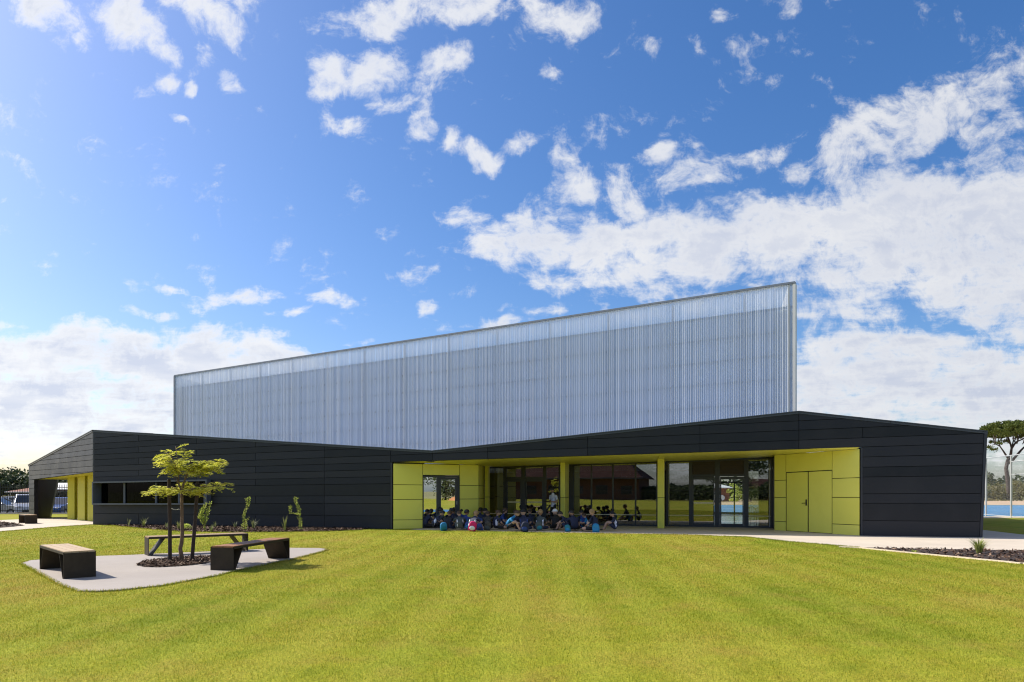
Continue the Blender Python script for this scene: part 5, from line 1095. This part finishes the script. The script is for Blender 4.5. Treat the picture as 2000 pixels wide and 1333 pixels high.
# school bags: worn on or standing behind their owners
def bag(px, py, z, rz, mat, trim, label, s=1.0, tilt=.12):
    p = gnd(px, py+1.5); root = empty('school_bag', (p.x, p.y, z), R(rz), label, 'backpack', 'school bags worn or leant by the sitting children'); root.rotation_euler = (tilt, random.uniform(-.3, .3), R(rz)); s *= .88; root.scale = (s*1.12, s*.8, s)
    mb = MB(); rows_ = [(0, .115, .075), (.03, .135, .09), (.18, .14, .095), (.30, .125, .085), (.36, .09, .06), (.385, .03, .02)]; seg = 12; vs = []
    for z_, a, b in rows_:
        for k in range(seg): t = 2*math.pi*k/seg; c, s_ = math.cos(t), math.sin(t); vs.append((a*math.copysign(abs(c)**.45, c), b*math.copysign(abs(s_)**.45, s_)*(1+.12*math.sin(z_*40+k)), z_))
    fs = [(i*seg+k, i*seg+(k+1) % seg, (i+1)*seg+(k+1) % seg, (i+1)*seg+k) for i in range(5) for k in range(seg)]+[tuple(range(seg-1, -1, -1)), tuple(range(5*seg, 6*seg))]
    mb.add(vs, fs); mb.build('sack', mat, root, True)
    pk = MB(); pk.ell((0, -.09, .12), (.10, .045, .09), None, 12, 8); pk.build('pocket', trim, root, True)
    for sx in (-1, 1): t_ = MB(); t_.tube([(sx*.06, .07, .34), (sx*.075, .13, .25), (sx*.075, .12, .12), (sx*.08, .07, .04)], .012, 5); t_.build('strap', trim, root)
    return root
for b_ in ((866.5, 1035.8, .02, 20, SKYB, TEAL, 'bright blue bag slanting beside the bending child on the left', 1.0, .35), (921, 1037.2, .03, 0, PINK, WHITE, 'magenta bag with white pocket on the fair long haired child', 1.12, .1), (950.5, 1035.8, .03, 0, CAMO, GREY, 'mottled camouflage bag on the hunched child by the pale pipe', 1.05, .15),
           (1023, 1038.4, .02, 0, NAVY, BLUE, 'large dark navy bag with round pocket on the broad child in the middle gap', 1.15, .1), (1054, 1037.2, .06, 5, GREY, TEAL, 'grey green bag on the child below the standing adult', 1.0, .12), (1109.5, 1038.2, .02, -10, TEAL, SKYB, 'teal bag on the ground just right of the lime column', .8, .1),
           (1164, 1039.2, .02, -15, SKYB, SKYB, 'bright blue bag leaning beside the fair haired child on the right', 1.0, .3), (912, 1035.6, .08, 10, BLUE, SKYB, 'royal blue bag just left of the magenta bag', .85, .1), (938.5, 1036.2, .02, 10, BLUE, NAVY, 'dark blue bag just right of the magenta bag', .85, .1), (1139.5, 1034.5, .1, 0, BLUE, SKYB, 'blue bag on the back row child before the middle window', .85, .1)): bag(*b_)
# standing adult reading out from a dark folder
def adult():
    J = dict(pelvis=(0, 0, .92), belly=(0, -.01, 1.07), chest=(0, .01, 1.25), neck=(0, .03, 1.43), skull=(0, .05, 1.50)); R_ = dict(pelvis=(.15, .115), belly=(.135, .11), chest=(.155, .115), neck=.055, skull=.055)
    B = [('pelvis', 'belly', 'shirt'), ('belly', 'chest', 'shirt'), ('chest', 'neck', 'shirt'), ('neck', 'skull', 'skin')]
    for s, n in ((-1, 'l'), (1, 'r')):
        J['sh'+n] = (.175*s, .01, 1.36); J['ua'+n] = (.215*s, .0, 1.22); J['el'+n] = (.235*s, -.01, 1.08); J['wr'+n] = (.10*s, .24, 1.10); R_['sh'+n] = .06; R_['ua'+n] = .052; R_['el'+n] = .038; R_['wr'+n] = .027
        B += [('chest', 'sh'+n, 'shirt'), ('sh'+n, 'ua'+n, 'shirt'), ('ua'+n, 'el'+n, 'skin'), ('el'+n, 'wr'+n, 'skin')]
        J['hp'+n] = (.09*s, 0, .86); J['mt'+n] = (.105*s, .01, .62); J['kn'+n] = (.105*s, .02, .49); J['ca'+n] = (.10*s, -.01, .36); J['an'+n] = (.10*s, 0, .09); J['to'+n] = (.115*s, .16, .045); R_['hp'+n] = .092; R_['mt'+n] = .078; R_['kn'+n] = .058; R_['ca'+n] = .055; R_['an'+n] = .036; R_['to'+n] = .038
        B += [('pelvis', 'hp'+n, 'shorts'), ('hp'+n, 'mt'+n, 'shorts'), ('mt'+n, 'kn'+n, 'shorts'), ('kn'+n, 'ca'+n, 'skin'), ('ca'+n, 'an'+n, 'skin'), ('an'+n, 'to'+n, 'shoe')]
    return figure(dict(J=J, B=B, R=R_, hands=[(1 if n == 'l' else -1, 'wr'+n, (-.35*s, .9, .0), (-.8*s, 0, .5)) for s, n in ((-1, 'l'), (1, 'r'))], hs=.085, curl=.8, head=(0, .085, 1.605), hh=.235, fw=(0, 1, -.55), up=(0, .4, 1)))
me, hair = adult(); o = bpy.data.objects.new('person', me); COL.objects.link(o); p = gnd(1081, 1030.6)
for i, m_ in enumerate([SK[1], LGREY, LGREY, BLKC, SHOE, SOCK, EYE, LIP]): o.material_slots[i].link = 'OBJECT'; o.material_slots[i].material = m_
o.location = (p.x, p.y, .012); o.rotation_euler = (0, 0, R(128)); tag(o, 'adult standing in light grey polo shirt and black shorts, looking down at a dark folder', 'person')
h = bpy.data.objects.new('hair', hair['short']); COL.objects.link(h); h.parent = o; h.material_slots[0].link = 'OBJECT'; h.material_slots[0].material = DARKH
mb = MB(); mb.prism([(-.15, .02, .0), (.15, .02, .0), (.15, .23, .04), (-.15, .23, .04)], (0, 0, 0), (0, 0, .02)); fo = mb.build('folder', BLKC); q = Matrix.Rotation(R(128), 4, 'Z') @ Vector((0, .26, 0)); fo.location = (p.x+q.x, p.y+q.y, 1.09); fo.rotation_euler = (0, 0, R(128)); tag(fo, 'dark open folder in the hands of the standing adult', 'folder')

# chairs stacked just inside the right-hand window
def chair(x, y, rz, label):
    r = empty('chair', (x, y, .02), R(rz), label, 'chair', 'dark chairs just inside the right window'); 
    mb = MB(); mb.box(-.22, .22, -.2, .2, .43, .46); mb.build('seat', M['black'], r)
    mb = MB(); pts = [(-.2, .2, .45)]+[(-.2*math.cos(t)*1.05, .24, .62+.24*math.sin(t)) for t in np.linspace(0, math.pi, 9)]+[(.2, .2, .45)]; mb.tube(pts, .014, 6)
    for k in (-.08, .0, .08): mb.tube([(k, .2, .45), (k, .24, .85)], .008, 5)
    mb.build('backrest', M['black'], r)
    for sx in (-1, 1):
        for sy in (-1, 1): mb = MB(); mb.tube([(sx*.19, sy*.17, .43), (sx*.22, sy*.21, 0)], .012, 5); mb.build('leg', M['black'], r)
for px, off, rz, lab in ((1469, .5, 160, 'dark hoop backed chair inside the right window, leftmost of three'), (1480, .62, 185, 'dark hoop backed chair inside the right window, middle of three'), (1493, .75, 190, 'dark hoop backed chair inside the right window, rightmost of three')):
    q = G.xy(px)-G.n*off; chair(q.x, q.y, rz, lab)
# basketball backboard hanging in the hall
k_ = (1238-1000)/FPX; Yb = 50.0; bb = empty('basketball_backboard', (k_*Yb, Yb, 0), R(-8), 'white outlined basketball backboard hanging inside the hall behind the middle window', 'backboard'); zb = CH+(HOR-917)/FPX*Yb
mb = MB(); mb.box(-.9, .9, -.03, .0, zb-.53, zb+.53); mb.build('board_panel', M['terra'], bb); mb = MB()
for (a, b, c, d) in ((-.92, .92, -.56, -.50), (-.92, .92, .50, .56), (-.92, -.86, -.50, .50), (.86, .92, -.50, .50), (-.3, .3, .02, .06), (-.3, -.26, -.40, .02), (.26, .3, -.40, .02), (-.26, .26, -.40, -.36)): mb.box(a, b, -.05, -.032, zb+c, zb+d)
mb.build('outline', M['white'], bb); mb = MB(); mb.tube([(.23*math.cos(t), -.38+.23*math.sin(t), zb-.38) for t in np.linspace(0, 2*math.pi, 17)], .012, 5, cap=False); mb.build('hoop', M['orange'], bb); mb = MB(); mb.tube([(0, .0, zb), (0, 1.2, zb+1.5)], .05, 6); mb.build('arm', M['white'], bb)

# ================================================================ CARS
CG = M['glass_car'] = plain('car glass', (.015, .018, .022), .08, .1, 2, 0, .8); TY = plain('tyre rubber', (.015, .015, .015), .8); RIMM = plain('alloy rim', (.4, .4, .42), .35, .1, 4, .6); LAMP = plain('lamp glass', (.7, .7, .7), .15); RED = plain('red lamp', (.35, .01, .01), .2)
def paint(name, c): m = Mat(name); m.color(c).set(rough=.28, metal=.35, spec=.6, **{'Coat Weight': .6}); return m.m
def car(x, y, rz, mat, label, suv=False):
    r = empty('parked_car', (x, y, -.378), R(rz), label, 'car', 'cars parked behind the picket fence'); h = 1.70 if suv else 1.46; L2, W2 = 2.2, .88
    if suv: prof = [(-2.15, .45), (-2.18, .85), (-2.08, 1.05), (-1.9, 1.10), (2.0-1.1, 1.08), (1.9, .98), (2.15, .80), (2.18, .45), (1.9, .25), (-1.9, .25)]; roof = [(-2.02, 1.10), (-1.75, h), (.35, h), (1.05, 1.08)]
    else: prof = [(-2.2, .45), (-2.22, .80), (-2.1, .93), (-1.5, .96), (.9, .94), (1.95, .82), (2.2, .68), (2.22, .42), (2.0, .22), (-2.0, .22)]; roof = [(-1.75, .96), (-1.05, h-.02), (.15, h), (1.0, .94)]
    secs = [(-W2, .93), (-W2*.96, 1.0), (W2*.96, 1.0), (W2, .93)]; vs = []; fs = []; n = len(prof)
    for yy, sc in secs:
        for (px, pz) in prof: vs.append((px*(.985 if sc < 1 else 1), yy, .5+(pz-.5)*sc))
    for i in range(3): fs += [(i*n+k, (i+1)*n+k, (i+1)*n+(k+1) % n, i*n+(k+1) % n) for k in range(n)]
    fs += [tuple(range(n)), tuple(range(4*n-1, 3*n-1, -1))]; mb = MB(); mb.add(vs, fs)
    rs = [(a, b) for a, b in roof]; wt = .68; mb.hexa([(rs[1][0]+.12, -wt, h-.06), (rs[2][0]-.08, -wt, h-.06), (rs[2][0]-.08, wt, h-.06), (rs[1][0]+.12, wt, h-.06), (rs[1][0]+.22, -wt*.94, h+.0), (rs[2][0]-.2, -wt*.94, h+.0), (rs[2][0]-.2, wt*.94, h), (rs[1][0]+.22, wt*.94, h)])
    for s in (-1, 1):
        for (a, b) in ((rs[0], rs[1]), (rs[3], rs[2]), ((-.35, .95), (-.4, h-.04))): mb.tube([(a[0], s*(W2-.04), a[1]), (b[0], s*wt, b[1]-.03)], .035, 5)
    mb.build('body', mat, r)
    g = MB(); g.hexa([(rs[0][0]+.02, -W2+.06, rs[0][1]), (rs[3][0]-.02, -W2+.06, rs[3][1]), (rs[3][0]-.02, W2-.06, rs[3][1]), (rs[0][0]+.02, W2-.06, rs[0][1]), (rs[1][0]+.03, -wt+.02, h-.07), (rs[2][0]-.02, -wt+.02, h-.07), (rs[2][0]-.02, wt-.02, h-.07), (rs[1][0]+.03, wt-.02, h-.07)]); g.build('window', CG, r)
    for sx in (-1.35, 1.38):
        for sy in (-1, 1):
            t = MB(); t.tube([(sx, sy*(W2-.19), .31), (sx, sy*(W2-.17), .31), (sx, sy*(W2+.0), .31), (sx, sy*(W2+.01), .31)], [.28, .32, .32, .28], 18); w = t.build('wheel', TY, r); t = MB(); t.tube([(sx, sy*(W2+.0), .31), (sx, sy*(W2+.02), .31)], [.2, .18], 12); t.build('rim', RIMM, w)
    for s in (-1, 1):
        t = MB(); t.ell((2.13 if suv else 2.14, s*.62, .78 if suv else .66), (.08, .2, .09), None, 8, 6); t.build('headlight', LAMP, r); t = MB(); t.ell((-2.17, s*.66, .82 if suv else .74), (.05, .15, .1), None, 8, 6); t.build('tail_light', RED, r); t = MB(); t.ell((.85, s*(W2+.07), 1.02), (.08, .09, .06), None, 8, 6); t.build('mirror', mat, r)
    t = MB(); t.box(2.17, 2.2, -.45, .45, .42, .58); t.build('grille', TY, r); return r
silver, white_, blue_, dgrey = paint('silver paint', (.45, .46, .48)), paint('white paint', (.75, .76, .78)), paint('blue paint', (.03, .09, .28)), paint('grey paint', (.12, .125, .13))
def cx(px, y): return (px-1000)/FPX*y
car(cx(-5, 51), 51, 8, silver, 'silver sedan side on behind the fence at the left edge of the photo'); car(cx(49, 51.5), 51.8, -52, white_, 'white hatchback angled nose out behind the fence, left of the dark wall', True)
car(cx(112, 52.5), 53, -80, blue_, 'blue car with windscreen facing out, framed by the undercroft opening'); car(cx(20, 60), 61, 5, white_, 'white car in the farther row behind the silver sedan'); car(cx(128, 58), 62, -85, silver, 'silver car behind the blue one, at the edge of the lime fin')

# ================================================================ FAR HOUSES, TREES, HEDGES
def house(x, y, rz, w, d, h, rh, wall, roof, label, hip=True, wins=3):
    r = empty('house', (x, y, -.49), R(rz), label, 'house', 'houses beyond the school grounds'); mb = MB(); mb.box(-w/2, w/2, -d/2, d/2, 0, h); mb.build('wall', wall, r)
    e = .45; k = d/2 if hip else 0; mb = MB(); P = [(-w/2-e, -d/2-e, h), (w/2+e, -d/2-e, h), (w/2+e, d/2+e, h), (-w/2-e, d/2+e, h), (-w/2-e+k, 0, h+rh), (w/2+e-k, 0, h+rh)]; mb.add(P, [(0, 1, 5, 4), (1, 2, 5), (2, 3, 4, 5), (3, 0, 4), (3, 2, 1, 0)]); mb.build('roof', roof, r)
    for i in range(wins):
        xx = -w/2+w*(i+.5)/wins; mb = MB(); mb.box(xx-.75, xx+.75, -d/2-.04, -d/2+.04, .9, 2.1); f = mb.build('window', M['white'], r)
        for s in (-1, 1): mb = MB(); mb.box(xx+s*.36-.32, xx+s*.36+.32, -d/2-.06, -d/2-.045, .97, 2.03); mb.build('pane', CG, f)
    mb = MB(); xx = -w/2+w*(.5+.5/wins)+.2; mb.box(xx-.45+.6, xx+.45+.6, -d/2-.05, -d/2+.03, 0, 2.1); mb.build('door', M['frame'], r)
    mb = MB(); mb.tube([(-w/2-e, -d/2-e-.05, h-.05), (w/2+e, -d/2-e-.05, h-.05)], .07, 6); mb.build('gutter', M['white'], r); return r
def tree(x, y, h, rad, mat, label, n=2600, leaf=.3, z0=-.49, cz=.62, flat_=1.0, group='trees beyond the grounds', trunk_r=.22, clumps=26, name='tree', seed=None, tm='darkbark', lowest=.25):
    r = empty(name, (x, y, z0), 0, label, 'tree', group); rn = random.Random(seed or int(abs(x)*13+abs(y)*7)); cl = []
    for i in range(clumps):
        for _ in range(50):
            d = Vector((rn.uniform(-1, 1), rn.uniform(-1, 1), rn.uniform(-1, 1)))
            if d.length < 1: break
        c = Vector((d.x*rad*.75, d.y*rad*.75, h*cz+d.z*h*(1-cz)*.72*flat_)); 
        if c.z < h*lowest: c.z = h*lowest+rn.random()*h*.15
        cl.append((c, rad*rn.uniform(.22, .42)))
    mb = MB(); mb.tube([(0, 0, 0), (rn.uniform(-.1, .1)*rad, 0, h*.25), (rn.uniform(-.12, .12)*rad, 0, h*.5), (0, 0, h*.75)], [trunk_r, trunk_r*.75, trunk_r*.5, trunk_r*.2], 8)
    for c, cr in cl[:9]: mb.tube([(0, 0, h*rn.uniform(.25, .45)), (c.x*.5, c.y*.5, c.z*.8), tuple(c)], [trunk_r*.4, trunk_r*.25, trunk_r*.08], 5)
    mb.build('trunk', M[tm], r); V = []; per = n//clumps
    for c, cr in cl:
        for i in range(per):
            d = Vector((rn.gauss(0, 1), rn.gauss(0, 1), rn.gauss(0, 1))).normalized(); q = c+Vector((d.x, d.y, d.z*.75))*cr*rn.uniform(.6, 1.05); a = Vector((rn.gauss(0, 1), rn.gauss(0, 1), rn.gauss(0, .6))).normalized(); b = a.cross(d+Vector((.01, 0, 0))).normalized(); l = leaf*rn.uniform(.5, 1.1)
            V.append([q-a*l*.5, q+b*l*.28, q+a*l*.5, q-b*l*.28])
    vfaces('crown', [[tuple(v) for v in f] for f in V], mat, r); return r
# left of the picture, beyond the car park
tl_ = [(-12, 84, 5.6, 3.6, 'leafdark', 'dark evergreen tree at the left edge of the photo beyond the cars'), (8, 88, 5.0, 3.6, 'leafdark', 'broad low dark tree second from the left beyond the cars'), (24, 84, 4.6, 3.2, 'leafdark', 'dark tree third from the left beyond the cars'),
       (44, 90, 5.9, 3.6, 'leafdark', 'tallest dark tree touching the end of the dark wall'), (62, 86, 5.4, 3.4, 'leafdark', 'dark tree half hidden by the end of the dark wall'), (118, 90, 5.2, 3.0, 'leafdark', 'dark tree seen through the undercroft opening')]
for (px, y, h, rd, mt, lab) in tl_: tree(cx(px, y), y, h*.80+.49, rd, M[mt], lab, 5200, .50, group='dark trees beyond the car park', cz=.5, lowest=.18, clumps=34)
house(cx(57, 78), 80, 4, 3.4, 5, 2.0, .7, M['brick'], M['tile'], 'red brick house with terracotta roof behind the white hatchback'); house(cx(120, 76), 78, -5, 3.6, 4, 2.3, .7, M['brick'], M['whiteroof'], 'brick house with pale sheet roof seen through the undercroft', False)
def hedge(name, pts, h, wd, mat, label, dens=60, leaf=.25, kind=None, cat='hedge', z0=-.49):
    V = []; rn = random.Random(int(h*100+pts[0][0]))
    for a, b in zip(pts[:-1], pts[1:]):
        a, b = Vector(a), Vector(b); L_ = (b-a).length
        for i in range(int(L_*dens)):
            p = a.lerp(b, rn.random()); t = rn.uniform(-1, 1); hh = h*(.75+.35*mnoise.noise(Vector((p.x*.35, p.y*.35, 3))))*math.sqrt(max(.05, 1-t*t*.8)); z = z0+hh*rn.random()**.5; n_ = Vector((-(b-a).y, (b-a).x)).normalized()*t*wd/2; q = Vector((p.x+n_.x, p.y+n_.y, z)); e = Vector((rn.gauss(0, 1), rn.gauss(0, 1), rn.gauss(0, .7))).normalized(); f_ = e.cross(Vector((rn.random(), rn.random(), rn.random()))).normalized(); l = leaf*rn.uniform(.5, 1.2)
            V.append([q-e*l*.5, q+f_*l*.3, q+e*l*.5, q-f_*l*.3])
    o = vfaces(name, [[tuple(v) for v in f] for f in V], mat, None); tag(o, label, cat); 
    if kind: o['kind'] = kind
    return o
hedge('hedge', [(cx(-60, 74), 74), (cx(90, 74), 75)], 2.3, 2.2, M['leafolive'], 'olive brown hedge running behind the parked cars', 130, .3)
hedge('hedge', [(cx(90, 68), 67), (cx(150, 68), 68)], 1.4, 1.5, M['leafmid'], 'low green hedge seen through the undercroft behind the blue car', 120, .25)
# right of the picture: stone pine and scrub
def stone_pine(px, py_base, Yd, label):
    b = Vector(((px-1000)/FPX*Yd, Yd, -.49)); r = empty('stone_pine', b, 0, label, 'tree'); q = lambda x, y, dy=0: Vector(((x-1000)/FPX*(Yd+dy), Yd+dy, CH+(HOR-y)/FPX*(Yd+dy)))-b; rn = random.Random(3)
    mb = MB(); mb.tube([q(1971, 978), q(1970, 955), q(1967, 930), q(1965, 915), q(1968, 900), q(1974, 890)], [.42, .36, .33, .30, .28, .26], 9); mb.build('trunk', M['darkbark'], r, True)
    mb = MB(); mb.tube([q(1974, 890), q(1976, 875), q(1972, 862), q(1966, 852)], [.24, .18, .12, .07], 7); mb.tube([q(1976, 876), q(1984, 864), q(1998, 858), q(2012, 852)], [.18, .14, .10, .06], 7); mb.tube([q(1969, 896), q(1960, 882), q(1953, 872), q(1950, 858)], [.18, .13, .10, .06], 7); mb.tube([q(1972, 905, .5), q(1983, 893, 1), q(1994, 880, 1), q(2008, 866, 2)], [.26, .22, .18, .1], 7)
    mb.tube([q(1974, 868), q(1962, 860), q(1945, 862), q(1934, 860)], [.10, .08, .06, .04], 6); mb.tube([q(1976, 875), q(1980, 858, 2), q(1978, 846, 3)], [.12, .09, .05], 6); mb.tube([q(1953, 872), q(1945, 868, -2), q(1937, 870, -2)], [.12, .08, .05], 5)
    for i in range(26): x0 = rn.uniform(1940, 2005); mb.tube([q(x0, rn.uniform(858, 868), rn.uniform(-5, 5)), q(x0+rn.uniform(-9, 9), 850, rn.uniform(-6, 6))], [.08, .04], 4)
    mb.build('limb', M['darkbark'], r, True); V = []; cen = q(1975, 850)
    for i in range(230):
        a = rn.uniform(0, 2*math.pi); rr = math.sqrt(rn.random()); dx, dy = math.cos(a)*rr*4.6, math.sin(a)*rr*5.5; ztop = cen.z+2.75*math.sqrt(max(0, 1-rr*rr*.80))-.35; zlow = cen.z-.75+.5*rr; z = zlow+(ztop-zlow)*rn.random()**.55; c = Vector((cen.x+dx, dy, z)); cr = rn.uniform(.45, .8)
        for k in range(120):
            d = Vector((rn.gauss(0, 1), rn.gauss(0, 1), rn.gauss(0, 1))).normalized(); q_ = c+Vector((d.x, d.y, d.z*.55))*cr*rn.uniform(.4, 1.05); e = (d+Vector((0, 0, .8))).normalized(); f_ = e.cross(Vector((rn.random(), rn.random(), .2))).normalized(); l = .34*rn.uniform(.5, 1.1); V.append([q_-e*l*.5, q_+f_*l*.22, q_+e*l*.5, q_-f_*l*.22])
    for (x, y, dy) in ((1942, 878, 0), (1931, 874, 1), (1952, 866, -2), (1938, 864, 2), (1965, 862, 3)):
        c = q(x, y, dy)
        for k in range(160): d = Vector((rn.gauss(0, 1), rn.gauss(0, 1), rn.gauss(0, .4))).normalized(); q_ = c+d*.55*rn.random(); e = (d+Vector((0, 0, .8))).normalized(); f_ = e.cross(Vector((rn.random(), rn.random(), .2))).normalized(); V.append([q_-e*.15, q_+f_*.06, q_+e*.15, q_-f_*.06])
    vfaces('crown', [[tuple(v) for v in f] for f in V], M['leafpine'], r)
stone_pine(1971, 978, 120, 'umbrella shaped stone pine with bent bare trunk beyond the blue court')
tree(cx(1921, 112), 112, 6.9, 1.9, M['leafdark'], 'narrow dark tree between the dark wall end and the stone pine', 2400, .35, cz=.5, lowest=.1, group=None)
for (px, y, h, rd, lab) in ((1945, 122, 3.9, 3.2, 'grey green scrub bush left of the pine trunk'), (1990, 125, 4.3, 3.6, 'grey green scrub bush right of the pine trunk'), (1915, 126, 4.4, 3.0, 'dark scrub bush beside the end of the dark wall'), (2030, 124, 4.6, 3.8, 'large scrub bush at the right edge of the photo')):
    tree(cx(px, y), y, h, rd, M['leafolive' if px != 1915 else 'leafmid'], lab, 2600, .36, cz=.45, lowest=.05, group='scrub bushes below the pine', clumps=30)
o = hedge('scrub', [(20, 142), (130, 140), (240, 120)], 4.4, 6, M['leafmid'], 'far off scrub belt beyond the bare ground', 60, .7, 'stuff', None)
o = hedge('woodland', [(-300, 190), (-120, 200), (40, 210), (190, 205)], 8, 12, M['leafdark'], 'far off dark woodland', 26, 1.8, 'stuff', None)
hedge('dry_grass', [(30, 112), (110, 108)], .9, 4, M['leafolive'], 'dry grass', 90, .35, 'stuff', None)
# seen through the clear back doors of the hall
house(26.5, 106, 0, 12, 8, 2.6, 1.4, M['brick'], M['whiteroof'], 'brick house with pale roof seen straight through the open foyer doors'); car_w = car(27.5, 96, 10, white_, 'white car parked before the pale roofed house seen through the foyer', True); car_w.location.z = .02
tree(30.0, 92, 3.6, 1.1, M['leaflime'], 'yellow green shrub seen through the foyer doors', 900, .22, cz=.5, lowest=.12, group=None, trunk_r=.07, clumps=12)

# ================================================================ BEHIND THE VIEWER (mirrored in the glazing)
M['dkbrick'] = plain('dark red brick', (.11, .045, .03), .9, .25, 2); M['dktile'] = plain('brown roof tile', (.05, .026, .022), .9, .25, 1.5, 0, .1)
bk = empty('classroom_block', (-54, -60, 0), R(-12), 'long red brick classroom block with dark eaves mirrored in the windows', 'building'); mb = MB(); mb.box(-21, 21, -5, 5, 0, 4.0); mb.build('wall', M['dkbrick'], bk)
mb = MB(); mb.add([(-22, -6.2, 3.95), (22, -6.2, 3.95), (22, 6.2, 3.95), (-22, 6.2, 3.95), (-17, 0, 8.2), (17, 0, 8.2)], [(0, 1, 5, 4), (1, 2, 5), (2, 3, 4, 5), (3, 0, 4), (3, 2, 1, 0)]); mb.build('roof', M['dktile'], bk)
for i in range(9):
    x0 = -19+i*4.7; mb = MB(); mb.box(x0-1.1, x0+1.1, 4.97, 5.05, 1.0, 2.6); f = mb.build('window', M['frame'], bk); mb = MB(); mb.box(x0-1.0, x0+1.0, 5.055, 5.07, 1.1, 2.5); mb.build('pane', CG, f)
mb = MB(); mb.box(-22, 22, 6.2, 6.35, 3.85, 4.1); mb.build('fascia', M['frame'], bk)
house(-14, -72, 0, 13, 8, 2.7, 1.6, M['dkbrick'], M['dktile'], 'low tiled house mirrored in the right hand window'); house(4, -78, 8, 11, 8, 2.7, 1.6, M['dkbrick'], M['dktile'], 'second tiled house mirrored beside the louvred door')
for (x, y, h, rd, mt, lab) in ((-9, -46, 9.5, 4.2, 'leafdark', 'tall loose gum tree mirrored in the first right hand pane'), (3, -50, 8.5, 4.0, 'leafdark', 'tall gum tree mirrored in the last right hand pane'), (-20, -68, 7, 4, 'leafdark', 'round dark tree mirrored between block and house'), (-66, -44, 8, 4, 'leafdark', 'dark tree mirrored at the left window'), (14, -60, 7, 4, 'leafmid', 'green tree mirrored at the far right')):
    tree(x, y, h, rd, M[mt], lab, 2400, .42, z0=0, cz=.66, group='trees mirrored in the windows', clumps=22)
f2 = empty('boundary_fence', (0, -40, 0), 0, 'black boundary fence mirrored in the windows', 'fence'); mb = MB()
for i in range(560): x0 = -84+i*.22; mb.box(x0-.012, x0+.012, -.012, .012, .05, 1.8)
o = mb.build('picket', M['black'], f2); o['kind'] = 'stuff'
for z in (.2, 1.6): mb = MB(); mb.box(-84, 39, -.02, .02, z, z+.05); mb.build('rail', M['black'], f2)
hedge('hedge', [(-90, -63), (60, -63)], 3.4, 3, M['leafdark'], 'dense dark hedge behind the lawn, mirrored under the trees', 420, .8, z0=0)
# far to the right, mirrored in the coated door of the lime wall
mp = LW.xy(860); mv = mp.normalized(); mr = (mv-LW.n*(2*mv.dot(LW.n))).normalized(); ml = Vector((-mr.y, mr.x))
def mirp(t, s_): q = mp+mr*t+ml*s_; return (q.x, q.y)
flat('sports_court.001', [mirp(22.5, -9), mirp(22.5, 9), mirp(29, 11), mirp(29, -11)], 0.014, M['court'])
for i, (t, s_, h, rd, mt) in enumerate(((92, -9, 8.5, 5, 'leafmid'), (96, 1, 7, 4.5, 'leafdark'), (90, 10, 8, 4.6, 'leafmid'), (104, -18, 9, 5, 'leafdark'), (100, 18, 9, 5, 'leafmid'))):
    q = mirp(t, s_); tree(q[0], q[1], h, rd, M[mt], ('broad green', 'dark green', 'round green', 'tall dark', 'tall green')[i]+' tree far right, mirrored only in the coated door', 2600, .5, z0=-.3, cz=.5, lowest=.1, group='trees mirrored in the lime wall door')
q = mirp(88, 6); mb = MB(); mb.ell((0, 0, 0), (4, 5, 1.7), Matrix.Rotation(math.atan2(mr.y, mr.x), 3, 'Z'), 20, 10); o = mb.build('earth_mound', M['orange'], None, True); o.location = (q[0], q[1], -.5); o['kind'] = 'structure'
